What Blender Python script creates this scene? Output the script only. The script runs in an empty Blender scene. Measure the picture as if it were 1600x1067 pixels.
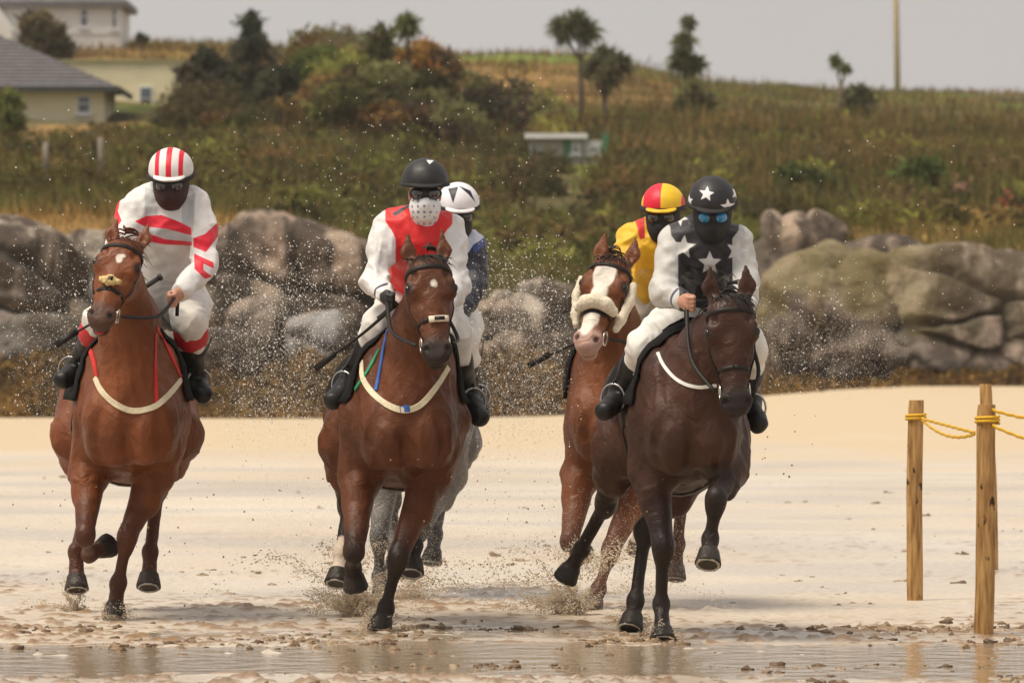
import bpy, math, random, time
import numpy as np
from mathutils import Vector, Matrix, noise as mnoise
from mathutils.bvhtree import BVHTree

T0 = time.time()
R = math.radians
SC = bpy.context.scene
COL = SC.collection
rnd = random.Random(7)
npr = np.random.default_rng(11)

# ------------------------------------------------------------------ camera
FPX, CAMZ, CX, CY = 12000.0, 1.5, 800.0, 533.5     # focal length in photo pixels, eye height
cam = bpy.data.cameras.new('camera')
camo = bpy.data.objects.new('camera', cam); COL.objects.link(camo)
camo.location = (0, 0, CAMZ); camo.rotation_euler = (R(90), 0, 0)
cam.sensor_width = 36.0; cam.lens = 36.0 * FPX / 1600.0
cam.clip_start = 0.5; cam.clip_end = 6000
cam.dof.use_dof = True; cam.dof.focus_distance = 40.2; cam.dof.aperture_fstop = 8.0
SC.camera = camo

# ------------------------------------------------------------------ world, sun, exposure
SUN_EL, SUN_AZ = R(64), R(243)       # high, behind the camera and a little to the left
world = bpy.data.worlds.new('World'); SC.world = world; world.use_nodes = True
wn = world.node_tree.nodes; wl = world.node_tree.links; wn.clear()
wo = wn.new('ShaderNodeOutputWorld'); bg = wn.new('ShaderNodeBackground')
sky = wn.new('ShaderNodeTexSky'); sky.sky_type = 'NISHITA'; sky.sun_disc = False
sky.sun_elevation = SUN_EL; sky.sun_rotation = SUN_AZ
sky.dust_density = 5.0; sky.air_density = 1.0; sky.ozone_density = 1.0
hs = wn.new('ShaderNodeHueSaturation'); hs.inputs['Saturation'].default_value = 0.25
wl.new(sky.outputs[0], hs.inputs['Color'])
# an even cloud deck laid over the clear sky
tc = wn.new('ShaderNodeTexCoord'); ns = wn.new('ShaderNodeTexNoise')
ns.inputs['Scale'].default_value = 2.2; ns.inputs['Detail'].default_value = 5
wl.new(tc.outputs['Generated'], ns.inputs['Vector'])
cr = wn.new('ShaderNodeValToRGB')
cr.color_ramp.elements[0].position = .3; cr.color_ramp.elements[0].color = (4.95, 4.70, 4.58, 1)
cr.color_ramp.elements[1].position = .75; cr.color_ramp.elements[1].color = (6.5, 6.12, 5.85, 1)
wl.new(ns.outputs['Fac'], cr.inputs['Fac'])
mx = wn.new('ShaderNodeMix'); mx.data_type = 'RGBA'; mx.inputs[0].default_value = 0.86
wl.new(hs.outputs[0], mx.inputs[6]); wl.new(cr.outputs[0], mx.inputs[7])
wl.new(mx.outputs[2], bg.inputs['Color']); bg.inputs['Strength'].default_value = 0.085
wl.new(bg.outputs[0], wo.inputs['Surface'])
sun = bpy.data.lights.new('sun', 'SUN'); suno = bpy.data.objects.new('sun', sun); COL.objects.link(suno)
sun.energy = 2.5; sun.angle = R(26); sun.color = (1.0, .90, .74)
sdir = Vector((math.sin(SUN_AZ)*math.cos(SUN_EL), math.cos(SUN_AZ)*math.cos(SUN_EL), math.sin(SUN_EL)))
suno.rotation_euler = sdir.to_track_quat('Z', 'Y').to_euler()
SC.view_settings.view_transform = 'Standard'; SC.view_settings.look = 'None'
SC.view_settings.exposure = 0.5; SC.view_settings.gamma = 1.0
SC.view_settings.use_curve_mapping = False
SC.cycles.use_denoising = True
SC.cycles.max_bounces = 6; SC.cycles.transparent_max_bounces = 8

# ------------------------------------------------------------------ helpers
def at(px, py, Y):
    return np.array(((px-CX)/FPX*Y, Y, CAMZ+(CY-py)/FPX*Y))
def to_px(P):
    return CX+FPX*P[:, 0]/P[:, 1], CY-FPX*(P[:, 2]-CAMZ)/P[:, 1]
def nrm(v):
    v = np.asarray(v, float); return v/(np.linalg.norm(v)+1e-12)

def link(o, parent=None):
    COL.objects.link(o)
    if parent is not None: o.parent = parent
    return o
def empty(name, loc, label, cat, group=None):
    o = bpy.data.objects.new(name, None); o.location = loc; o.empty_display_size = .2
    COL.objects.link(o); o['label'] = label; o['category'] = cat
    if group: o['group'] = group
    return o
def tag(o, label=None, cat=None, group=None, kind=None):
    if label: o['label'] = label
    if cat: o['category'] = cat
    if group: o['group'] = group
    if kind: o['kind'] = kind
    return o
def mesh_np(name, V, faces, mat=None, parent=None, smooth=True, attrs=None, origin=None, colors=None):
    """V (n,3) world coordinates; faces: (m,k) int array or list; origin: world position of the parent's empty."""
    V = np.asarray(V, np.float32)
    if origin is not None: V = V - np.asarray(origin, np.float32)
    me = bpy.data.meshes.new(name)
    if isinstance(faces, np.ndarray):
        m, k = faces.shape
        me.vertices.add(len(V)); me.vertices.foreach_set('co', V.ravel())
        me.loops.add(m*k); me.loops.foreach_set('vertex_index', faces.astype(np.int32).ravel())
        me.polygons.add(m)
        me.polygons.foreach_set('loop_start', np.arange(0, m*k, k, dtype=np.int32))
        me.polygons.foreach_set('loop_total', np.full(m, k, np.int32))
        me.update(calc_edges=True)
    else:
        me.from_pydata(V.tolist(), [], faces); me.update()
    me.polygons.foreach_set('use_smooth', np.full(len(me.polygons), smooth))
    for an, arr in (attrs or {}).items():
        at_ = me.attributes.new(an, 'FLOAT', 'POINT'); at_.data.foreach_set('value', np.asarray(arr, np.float32))
    if colors is not None:
        ca = me.attributes.new('col', 'FLOAT_COLOR', 'POINT')
        c4 = np.ones((len(V), 4), np.float32); c4[:, :3] = colors
        ca.data.foreach_set('color', c4.ravel())
    if mat: me.materials.append(mat)
    return link(bpy.data.objects.new(name, me), parent)

class MB:
    """collects small pieces of geometry for one mesh"""
    def __init__(s): s.v = []; s.f = []; s.c = []
    def add(s, V, Fc, col=None):
        o = len(s.v); s.v += [tuple(p) for p in V]; s.f += [tuple(i+o for i in f) for f in Fc]
        if col is not None: s.c += [col]*len(V)
    def tube(s, pts, rad, n=8, col=None, cap=True):
        pts = [np.asarray(p, float) for p in pts]
        if np.isscalar(rad): rad = [rad]*len(pts)
        V = []; Fc = []; up = None
        for i, p in enumerate(pts):
            d = nrm(pts[min(i+1, len(pts)-1)]-pts[max(i-1, 0)])
            if up is None:
                up = np.array((0, 0, 1.)) if abs(d[2]) < .9 else np.array((1., 0, 0))
            sx = nrm(np.cross(d, up)); up = np.cross(sx, d)
            for j in range(n):
                a = 2*math.pi*j/n
                V.append(p+rad[i]*(math.cos(a)*sx+math.sin(a)*up))
        for i in range(len(pts)-1):
            for j in range(n):
                a = i*n+j; b = i*n+(j+1) % n; Fc.append((a, b, b+n, a+n))
        if cap:
            Fc.append(tuple(range(n))[::-1]); Fc.append(tuple((len(pts)-1)*n+j for j in range(n)))
        s.add(V, Fc, col)
    def ribbon(s, pts, nors, w, t, col=None):
        """flat strap: width w across, thickness t along the normals"""
        V = []; Fc = []; m = len(pts)
        for i, p in enumerate(pts):
            d = nrm(pts[min(i+1, m-1)]-pts[max(i-1, 0)]); n = nrm(nors[i]); sx = nrm(np.cross(d, n)); n = np.cross(sx, d)
            ww = w[i] if hasattr(w, '__len__') else w
            for a, b in ((-1, 0), (1, 0), (.9, 1), (-.9, 1)):
                V.append(p+sx*a*ww/2+n*b*t)
        for i in range(m-1):
            for j in range(4):
                a = i*4+j; b = i*4+(j+1) % 4; Fc.append((a, b, b+4, a+4))
        Fc += [(3, 2, 1, 0), tuple((m-1)*4+j for j in range(4))]
        s.add(V, Fc, col)
    def box(s, c, size, rot=None, col=None):
        V = []
        for x in (-.5, .5):
            for y in (-.5, .5):
                for z in (-.5, .5):
                    p = np.array((x*size[0], y*size[1], z*size[2]))
                    if rot is not None: p = rot @ p
                    V.append(np.asarray(c)+p)
        s.add(V, [(0, 1, 3, 2), (4, 6, 7, 5), (0, 4, 5, 1), (2, 3, 7, 6), (0, 2, 6, 4), (1, 5, 7, 3)], col)
    def torus(s, c, ax1, ax2, r1, r2, rt, n=20, k=6, col=None):
        pts = [np.asarray(c)+ax1*r1*math.cos(2*math.pi*i/n)+ax2*r2*math.sin(2*math.pi*i/n) for i in range(n)]
        nn = nrm(np.cross(ax1, ax2)); V = []; Fc = []
        for i, p in enumerate(pts):
            o = nrm(p-np.asarray(c))
            for j in range(k):
                a = 2*math.pi*j/k; V.append(p+rt*(math.cos(a)*o+math.sin(a)*nn))
        for i in range(n):
            for j in range(k):
                Fc.append((i*k+j, ((i+1) % n)*k+j, ((i+1) % n)*k+(j+1) % k, i*k+(j+1) % k))
        s.add(V, Fc, col)
    def build(s, name, mat, parent=None, origin=None, smooth=True):
        return mesh_np(name, np.array(s.v), s.f, mat, parent, smooth, origin=origin,
                       colors=np.array(s.c) if s.c else None)

def smooth_path(pts, n=6):
    pts = [np.asarray(p, float) for p in pts]; out = []
    P = [2*pts[0]-pts[1]]+pts+[2*pts[-1]-pts[-2]]
    for i in range(1, len(P)-2):
        for j in range(n):
            t = j/n; a, b, c, d = P[i-1:i+3]
            out.append(.5*((2*b)+(c-a)*t+(2*a-5*b+4*c-d)*t*t+(3*b-a-3*c+d)*t**3))
    out.append(pts[-1]); return out

# cheap vectorised value noise on arbitrary points
_tab = npr.random((64, 64, 64)).astype(np.float32)
def vnoise(x, y, z):
    xi = np.floor(x).astype(int); yi = np.floor(y).astype(int); zi = np.floor(z).astype(int)
    fx = x-xi; fy = y-yi; fz = z-zi
    fx = fx*fx*(3-2*fx); fy = fy*fy*(3-2*fy); fz = fz*fz*(3-2*fz)
    xi &= 63; yi &= 63; zi &= 63; x1 = (xi+1) & 63; y1 = (yi+1) & 63; z1 = (zi+1) & 63
    L = lambda a, b, t: a+(b-a)*t
    return L(L(L(_tab[xi, yi, zi], _tab[x1, yi, zi], fx), L(_tab[xi, y1, zi], _tab[x1, y1, zi], fx), fy),
             L(L(_tab[xi, yi, z1], _tab[x1, yi, z1], fx), L(_tab[xi, y1, z1], _tab[x1, y1, z1], fx), fy), fz)-.5
def fbm(x, y, z, o=4):
    s = 0; a = 1
    for i in range(o):
        s = s+a*vnoise(x+17.3*i, y+5.1*i, z+9.7*i); x = x*2.03; y = y*2.03; z = z*2.03; a *= .5
    return s

# ------------------------------------------------------------------ smooth implicit bodies -> one continuous mesh
def smin(a, b, k):
    if k <= 0: return np.minimum(a, b)
    h = np.maximum(k-np.abs(a-b), 0)/k
    return np.minimum(a, b)-h*h*k*.25
class Body:
    def __init__(s): s.ops = []
    def _add(s, fn, lo, hi, k, op): s.ops.append((fn, np.array(lo, float), np.array(hi, float), k, op)); return s
    def cap(s, a, b, ra, rb, k=.03, ax=None, sc=1.0, op=0):
        a = np.asarray(a, float); b = np.asarray(b, float)
        M = np.eye(3)
        if ax is not None:
            ax = nrm(ax); M = np.eye(3)+(1/sc-1)*np.outer(ax, ax)
        bb = M @ (b-a); L2 = bb @ bb+1e-12; mul = min(1., sc)
        def fn(x, y, z):
            x = x-a[0]; y = y-a[1]; z = z-a[2]
            if ax is not None:
                x, y, z = (M[i, 0]*x+M[i, 1]*y+M[i, 2]*z for i in range(3))
            t = np.clip((x*bb[0]+y*bb[1]+z*bb[2])/L2, 0, 1)
            return (np.sqrt((x-t*bb[0])**2+(y-t*bb[1])**2+(z-t*bb[2])**2)-(ra+t*(rb-ra)))*mul
        rr = max(ra, rb)*max(1., sc)
        return s._add(fn, np.minimum(a, b)-rr, np.maximum(a, b)+rr, k, op)
    def chain(s, pts, rads, k=.03, ax=None, sc=1.0, op=0):
        for i in range(len(pts)-1): s.cap(pts[i], pts[i+1], rads[i], rads[i+1], k if i == 0 else min(k, .03), ax, sc, op)
        return s
    def ell(s, c, r, Rm=None, k=.03, op=0):
        """Rm: rows are the ellipsoid's axes"""
        c = np.asarray(c, float); r = np.asarray(r, float); Q = np.eye(3) if Rm is None else np.asarray(Rm, float)
        def fn(x, y, z):
            x = x-c[0]; y = y-c[1]; z = z-c[2]
            if Rm is None: q = (x, y, z)
            else: q = [Q[i, 0]*x+Q[i, 1]*y+Q[i, 2]*z for i in range(3)]
            k0 = np.sqrt(sum((q[i]/r[i])**2 for i in range(3)))
            k1 = np.sqrt(sum((q[i]/(r[i]*r[i]))**2 for i in range(3)))
            return k0*(k0-1)/(k1+1e-9)
        ext = np.sqrt(((Q*r[:, None])**2).sum(0))
        return s._add(fn, c-ext, c+ext, k, op)
    def cone(s, a, b, ra, rb, k=.01, op=0, sx=1.0):
        """flat-ended truncated cone"""
        a = np.asarray(a, float); b = np.asarray(b, float); d = b-a; L = np.linalg.norm(d); d = d/L
        def fn(x, y, z):
            x = x-a[0]; y = y-a[1]; z = z-a[2]
            t = x*d[0]+y*d[1]+z*d[2]
            rad = np.sqrt(np.maximum(x*x+y*y+z*z-t*t, 0))
            return np.maximum(rad-(ra+np.clip(t/L, 0, 1)*(rb-ra)), np.maximum(-t, t-L))
        rr = max(ra, rb)
        return s._add(fn, np.minimum(a, b)-rr, np.maximum(a, b)+rr, k, op)
    def eval(s, P):
        D = np.full(len(P), 1.0)
        x, y, z = P[:, 0], P[:, 1], P[:, 2]
        for fn, lo, hi, k, op in s.ops:
            d = fn(x, y, z); D = smin(D, d, k) if op == 0 else -smin(-D, d, k)
        return D
    def surface(s, h, grow=0., post=None):
        lo = np.min([o[1] for o in s.ops if o[4] == 0], 0)-4*h-grow; hi = np.max([o[2] for o in s.ops if o[4] == 0], 0)+4*h+grow
        n = np.ceil((hi-lo)/h).astype(int)+1
        ax = [(lo[i]+h*np.arange(n[i])).astype(np.float32) for i in range(3)]
        D = np.full(n, .25, np.float32)
        for fn, l, u, k, op in s.ops:
            pad = k+3*h+grow
            i0 = np.maximum(np.floor((l-pad-lo)/h).astype(int), 0); i1 = np.minimum(np.ceil((u+pad-lo)/h).astype(int)+1, n)
            sl = tuple(slice(i0[i], i1[i]) for i in range(3))
            d = fn(ax[0][sl[0]][:, None, None], ax[1][sl[1]][None, :, None], ax[2][sl[2]][None, None, :]).astype(np.float32)
            D[sl] = smin(D[sl], d, k) if op == 0 else -smin(-D[sl], d, k)
        D -= grow
        if post is not None: D = post(D, ax)
        return nets(D, lo, h)
def nets(D, lo, h):
    S = D < 0; n = D.shape
    c = [S[i:n[0]-1+i, j:n[1]-1+j, k:n[2]-1+k] for i in (0, 1) for j in (0, 1) for k in (0, 1)]
    allc = c[0].copy(); anyc = c[0].copy()
    for q in c[1:]: allc &= q; anyc |= q
    act = anyc & ~allc
    I = np.argwhere(act); idx = np.full(act.shape, -1, np.int32); idx[act] = np.arange(len(I))
    offs = np.array([(i, j, k) for i in (0, 1) for j in (0, 1) for k in (0, 1)])
    val = np.stack([D[I[:, 0]+o[0], I[:, 1]+o[1], I[:, 2]+o[2]] for o in offs], 1)
    acc = np.zeros((len(I), 3)); cnt = np.zeros(len(I))
    for a in range(8):
        for b in range(a+1, 8):
            if np.abs(offs[a]-offs[b]).sum() != 1: continue
            va, vb = val[:, a], val[:, b]; m = (va < 0) != (vb < 0)
            t = np.where(m, va/(va-vb+1e-20), 0)
            p = offs[a]+t[:, None]*(offs[b]-offs[a])
            acc += np.where(m[:, None], p, 0); cnt += m
    V = lo+h*(I+acc/np.maximum(cnt, 1)[:, None])
    Q = []
    for axn in range(3):
        u, v = (axn+1) % 3, (axn+2) % 3
        sl0 = [slice(None)]*3; sl1 = [slice(None)]*3
        sl0[axn] = slice(0, n[axn]-1); sl1[axn] = slice(1, n[axn])
        for q in (u, v): sl0[q] = slice(1, n[q]-1); sl1[q] = slice(1, n[q]-1)
        A = S[tuple(sl0)]; B = S[tuple(sl1)]
        E = np.argwhere(A != B)
        if not len(E): continue
        pos = A[E[:, 0], E[:, 1], E[:, 2]]
        E = E.copy(); E[:, u] += 1; E[:, v] += 1
        def cell(du, dv):
            C = E.copy(); C[:, u] -= du; C[:, v] -= dv
            return idx[C[:, 0], C[:, 1], C[:, 2]]
        q = np.stack([cell(1, 1), cell(0, 1), cell(0, 0), cell(1, 0)], 1)
        q[~pos] = q[~pos][:, ::-1]; Q.append(q)
    return V, np.concatenate(Q)
def bvh_of(V, Fc):
    return BVHTree.FromPolygons([tuple(p) for p in V], [tuple(int(i) for i in f) for f in Fc])

# ------------------------------------------------------------------ materials
def newmat(name):
    m = bpy.data.materials.new(name); m.use_nodes = True
    nt = m.node_tree; return m, nt, nt.nodes['Principled BSDF']
def mat(name, col, rough=.6, var=.12, scale=30., bump=0., bscale=60., metal=0., spec=.5, layers=(), sheen=0., vcol=False, coat=0., trans=0., mulnoise=None, rvar=0.):
    """layers: (attribute, colour, softness): the colour holds where the attribute is below zero"""
    m, nt, b = newmat(name); N = nt.nodes; Lk = nt.links
    tc = N.new('ShaderNodeTexCoord')
    nz = N.new('ShaderNodeTexNoise'); nz.inputs['Scale'].default_value = scale; nz.inputs['Detail'].default_value = 5
    Lk.new(tc.outputs['Object'], nz.inputs['Vector'])
    if vcol:
        a = N.new('ShaderNodeAttribute'); a.attribute_name = 'col'; cur = a.outputs['Color']
    else:
        c = N.new('ShaderNodeRGB'); c.outputs[0].default_value = (*col, 1); cur = c.outputs[0]
    for an, lc, soft in layers:
        a = N.new('ShaderNodeAttribute'); a.attribute_name = an
        mr = N.new('ShaderNodeMapRange'); mr.interpolation_type = 'SMOOTHSTEP'
        mr.inputs['From Min'].default_value = soft; mr.inputs['From Max'].default_value = -soft
        Lk.new(a.outputs['Fac'], mr.inputs['Value'])
        mx = N.new('ShaderNodeMix'); mx.data_type = 'RGBA'
        Lk.new(mr.outputs[0], mx.inputs[0]); Lk.new(cur, mx.inputs[6]); mx.inputs[7].default_value = (*lc, 1)
        cur = mx.outputs[2]
    mr = N.new('ShaderNodeMapRange'); mr.inputs['From Min'].default_value = .3; mr.inputs['From Max'].default_value = .7
    mr.inputs['To Min'].default_value = 1-var; mr.inputs['To Max'].default_value = 1+var
    Lk.new(nz.outputs['Fac'], mr.inputs['Value'])
    mu = N.new('ShaderNodeMix'); mu.data_type = 'RGBA'; mu.blend_type = 'MULTIPLY'; mu.inputs[0].default_value = 1
    Lk.new(cur, mu.inputs[6]); Lk.new(mr.outputs[0], mu.inputs[7]); cur = mu.outputs[2]
    Lk.new(cur, b.inputs['Base Color'])
    if rvar:
        nr_ = N.new('ShaderNodeTexNoise'); nr_.inputs['Scale'].default_value = 4.5; nr_.inputs['Detail'].default_value = 6; nr_.inputs['Roughness'].default_value = .65; Lk.new(tc.outputs['Object'], nr_.inputs['Vector'])
        r2 = N.new('ShaderNodeMapRange'); r2.inputs['From Min'].default_value = .35; r2.inputs['From Max'].default_value = .65; r2.inputs['To Min'].default_value = rough-rvar; r2.inputs['To Max'].default_value = rough+rvar
        Lk.new(nr_.outputs['Fac'], r2.inputs['Value']); Lk.new(r2.outputs[0], b.inputs['Roughness'])
    b.inputs['Roughness'].default_value = rough; b.inputs['Metallic'].default_value = metal
    b.inputs['Specular IOR Level'].default_value = spec
    if sheen: b.inputs['Sheen Weight'].default_value = sheen
    if coat: b.inputs['Coat Weight'].default_value = coat; b.inputs['Coat Roughness'].default_value = .15
    if trans:
        b.inputs['Subsurface Weight'].default_value = 0.0
    if mulnoise:
        n3 = N.new('ShaderNodeTexNoise'); n3.inputs['Scale'].default_value = mulnoise[0]; n3.inputs['Detail'].default_value = 3; n3.inputs['Distortion'].default_value = 1.2
        Lk.new(tc.outputs['Object'], n3.inputs['Vector'])
    if bump:
        n2 = N.new('ShaderNodeTexNoise'); n2.inputs['Scale'].default_value = bscale; n2.inputs['Detail'].default_value = 6
        Lk.new(tc.outputs['Object'], n2.inputs['Vector'])
        bp = N.new('ShaderNodeBump'); bp.inputs['Strength'].default_value = 1; bp.inputs['Distance'].default_value = bump
        Lk.new(n2.outputs['Fac'], bp.inputs['Height']); Lk.new(bp.outputs[0], b.inputs['Normal'])
        if mulnoise:
            b2 = N.new('ShaderNodeBump'); b2.inputs['Distance'].default_value = mulnoise[1]; Lk.new(n3.outputs['Fac'], b2.inputs['Height']); Lk.new(b2.outputs[0], bp.inputs['Normal'])
    return m
# ------------------------------------------------------------------ the setting
def interp_rows(table, cols, Y, px):
    """py of the ground in direction px at distance Y"""
    ys = sorted(table); P = np.array([[np.interp(px, cols, table[y])] for y in ys]).reshape(len(ys), -1)
    # smooth interpolation of height (not of py) between the rows
    Z = np.stack([CAMZ+(CY-P[i])/FPX*ys[i] for i in range(len(ys))])
    out = np.empty_like(np.asarray(px, float)+0*np.asarray(Y, float)); Y = np.broadcast_to(Y, out.shape)
    k = np.clip(np.searchsorted(ys, Y)-1, 0, len(ys)-2)
    ya = np.array(ys)[k]; yb = np.array(ys)[k+1]; t = np.clip((Y-ya)/(yb-ya), 0, 1); 
    idx = np.arange(Z.shape[1]) if Z.shape[1] == out.size else np.zeros(out.size, int)
    return Z[k, idx]*(1-t)+Z[k+1, idx]*t
COLS = [-900, 0, 200, 400, 560, 700, 900, 1100, 1300, 1600, 2500]
TAB = {
 157: [700]*11,
 166: [640, 640, 640, 640, 640, 645, 660, 680, 680, 680, 680],
 172: [420, 420, 420, 430, 480, 530, 560, 640, 640, 640, 640],
 179: [345, 348, 342, 352, 405, 452, 450, 425, 425, 420, 420],
 200: [300, 300, 300, 305, 330, 360, 370, 350, 345, 350, 350],
 250: [225, 225, 225, 230, 240, 255, 260, 250, 255, 260, 260],
 300: [160, 160, 165, 175, 180, 185, 190, 190, 195, 205, 210],
 345: [85, 82, 78, 84, 95, 112, 125, 152, 166, 172, 175],
 400: [75, 75, 70, 75, 80, 90, 88, 134, 144, 154, 156],
 470: [70, 72, 68, 73, 78, 87, 85, 131, 141, 152, 154],
 700: [180, 180, 180, 180, 180, 190, 190, 230, 240, 250, 250],
 3000: [470, 470, 470, 470, 470, 470, 470, 470, 470, 470, 470]}
def hill_z(x, Y):
    px = CX+FPX*x/Y
    z = interp_rows(TAB, COLS, Y, px)
    return z+np.where(Y > 165, 1., 0.)*(.5*fbm(x*.12, Y*.12, 0*x, 3)+.12*fbm(x*.9, Y*.6, 0*x, 2))
def beach_z(x, Y):
    """gentle rise of the sand to the right and far away"""
    r = np.clip((x/Y+.005)/.06, 0, 1); t = np.clip((Y-95)/70, 0, 1.6)
    return .62*r*r*(3-2*r)*t*t*(2.4-t)*.72

# --- beach
rows = np.concatenate([np.arange(27, 48, .055), np.geomspace(48, 200, 170)[1:], np.geomspace(200, 640, 6)[1:]])
colsS = np.concatenate([-np.geomspace(1, .08, 14)[:-1], np.linspace(-.076, .076, 470), np.geomspace(.08, 1, 14)[1:]])
SS, YY = np.meshgrid(colsS, rows); XX = SS*YY
churn = np.clip(1-np.abs(YY-39.2)/3.6, 0, 1)
patch = fbm(XX*.55+3, YY*.30+1, 0*XX, 3)
fine = fbm(XX*3.0, YY*2.0, 0*XX+4, 4); clod = np.maximum(fbm(XX*13, YY*7, 0*XX+9, 3)-.13, 0)
near = np.clip((62-YY)/22, 0, 1)
band = .55*np.exp(-((YY-40.3)/1.5)**2)+.5*np.exp(-((YY-33.6)/1.1)**2)+.55*np.exp(-((YY-38.6)/.7)**2)-.55*np.exp(-((YY-36.0)/1.1)**2)
ZZ = near*(.011*patch+.005*fine+.010*(band)-.004+.022*np.clip((YY-40.2)/2.2, 0, 1))
ZZ += near*clod*(.075*np.clip(band+patch*1.3+.12, 0, 1.2))
ZZ += (1-near)*(.03*fbm(XX*.22, YY*.10, 0*XX, 3))+beach_z(XX, YY)
# prints pressed in by passing hooves
pr = random.Random(5)
for _ in range(150):
    cx, cy = pr.uniform(-3.2, 2.0), pr.uniform(36.5, 46); r = pr.uniform(.05, .09)
    m = (np.abs(XX-cx) < .3) & (np.abs(YY-cy) < .3)
    d = np.hypot(XX[m]-cx, (YY[m]-cy)*.9)/r; ZZ[m] += -.014*np.exp(-d*d)+.014*np.exp(-((d-1.45)/.35)**2)*(.5+fbm(XX[m]*9, YY[m]*9, 0*XX[m], 2))
V = np.stack([XX, YY, ZZ], -1).reshape(-1, 3); nc = len(colsS)
ii = (np.arange(len(rows)-1)[:, None]*nc+np.arange(nc-1)[None]).ravel()
Fq = np.stack([ii, ii+1, ii+nc+1, ii+nc], 1)
def sand_mat():
    m, nt, b = newmat('wet_sand'); N = nt.nodes; L = nt.links
    t = N.new('ShaderNodeTexCoord'); 
    def noise(sc, det=5, sx=1., sy=1.):
        mp = N.new('ShaderNodeMapping'); mp.inputs['Scale'].default_value = (sx, sy, 1); L.new(t.outputs['Object'], mp.inputs['Vector'])
        n = N.new('ShaderNodeTexNoise'); n.inputs['Scale'].default_value = sc; n.inputs['Detail'].default_value = det; L.new(mp.outputs[0], n.inputs['Vector']); return n.outputs['Fac']
    def ramp(x, a, b_, ca, cb):
        r = N.new('ShaderNodeValToRGB'); r.color_ramp.elements[0].position = a; r.color_ramp.elements[1].position = b_
        r.color_ramp.elements[0].color = (*ca, 1); r.color_ramp.elements[1].color = (*cb, 1); L.new(x, r.inputs['Fac']); return r.outputs[0]
    base = ramp(noise(.45, 6, .5, .22), .35, .68, (.53, .45, .355), (.64, .57, .475))
    grain = ramp(noise(22, 6, 1, .6), .3, .7, (.80, .80, .80), (1.12, 1.1, 1.08))
    mu = N.new('ShaderNodeMix'); mu.data_type = 'RGBA'; mu.blend_type = 'MULTIPLY'; mu.inputs[0].default_value = 1
    L.new(base, mu.inputs[6]); L.new(grain, mu.inputs[7])
    # darker turned-up sand on the clods
    at_ = N.new('ShaderNodeAttribute'); at_.attribute_name = 'clod'
    m2 = N.new('ShaderNodeMix'); m2.data_type = 'RGBA'; L.new(at_.outputs['Fac'], m2.inputs[0]); L.new(mu.outputs[2], m2.inputs[6]); m2.inputs[7].default_value = (.27, .165, .085, 1)
    # dry far sand is yellower
    at2 = N.new('ShaderNodeAttribute'); at2.attribute_name = 'dry'
    m3 = N.new('ShaderNodeMix'); m3.data_type = 'RGBA'; L.new(at2.outputs['Fac'], m3.inputs[0]); L.new(m2.outputs[2], m3.inputs[6]); m3.inputs[7].default_value = (.55, .435, .29, 1)
    L.new(m3.outputs[2], b.inputs['Base Color'])
    wet = ramp(noise(.5, 7, .45, .55), .42, .58, (.56, .56, .56), (.27, .27, .27))
    mr = N.new('ShaderNodeMix'); mr.data_type = 'RGBA'; L.new(at2.outputs['Fac'], mr.inputs[0]); L.new(wet, mr.inputs[6]); mr.inputs[7].default_value = (.75, .75, .75, 1)
    L.new(mr.outputs[2], b.inputs['Roughness'])
    b.inputs['Specular IOR Level'].default_value = .40
    bp = N.new('ShaderNodeBump'); bp.inputs['Distance'].default_value = .012; bp.inputs['Strength'].default_value = .8
    L.new(noise(14, 8, 1, .7), bp.inputs['Height']); L.new(bp.outputs[0], b.inputs['Normal'])
    return m
clodm = np.clip(near*(clod*7.*np.clip(band+patch*1.3+.3, 0, 1)+.45*np.clip(band, 0, 1)*np.clip(.35+1.8*fine, 0, 1)), 0, 1)
dry = np.clip((YY-88+16*patch)/26, 0, 1)
bo = mesh_np('beach', V, Fq, sand_mat(), None, True, attrs=dict(clod=clodm.ravel(), dry=dry.ravel())); tag(bo, kind='structure')
# --- shallow water lying in the hollows
def water_mat():
    m, nt, b = newmat('shallow_water'); N = nt.nodes; L = nt.links
    b.inputs['Base Color'].default_value = (.40, .31, .21, 1); b.inputs['Roughness'].default_value = .07; b.inputs['IOR'].default_value = 1.33
    t = N.new('ShaderNodeTexCoord'); mp = N.new('ShaderNodeMapping'); mp.inputs['Scale'].default_value = (1, .6, 1); L.new(t.outputs['Object'], mp.inputs['Vector'])
    n = N.new('ShaderNodeTexNoise'); n.inputs['Scale'].default_value = 6; n.inputs['Detail'].default_value = 5; L.new(mp.outputs[0], n.inputs['Vector'])
    bp = N.new('ShaderNodeBump'); bp.inputs['Distance'].default_value = .014; bp.inputs['Strength'].default_value = .8
    L.new(n.outputs['Fac'], bp.inputs['Height']); L.new(bp.outputs[0], b.inputs['Normal'])
    return m
wv = [(-6, 27, .0), (6, 27, .0), (7, 43.2, .0), (-7, 43.2, .0)]
tag(mesh_np('shallow_water', wv, [(0, 1, 2, 3)], water_mat(), None, False), kind='structure')

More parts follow.
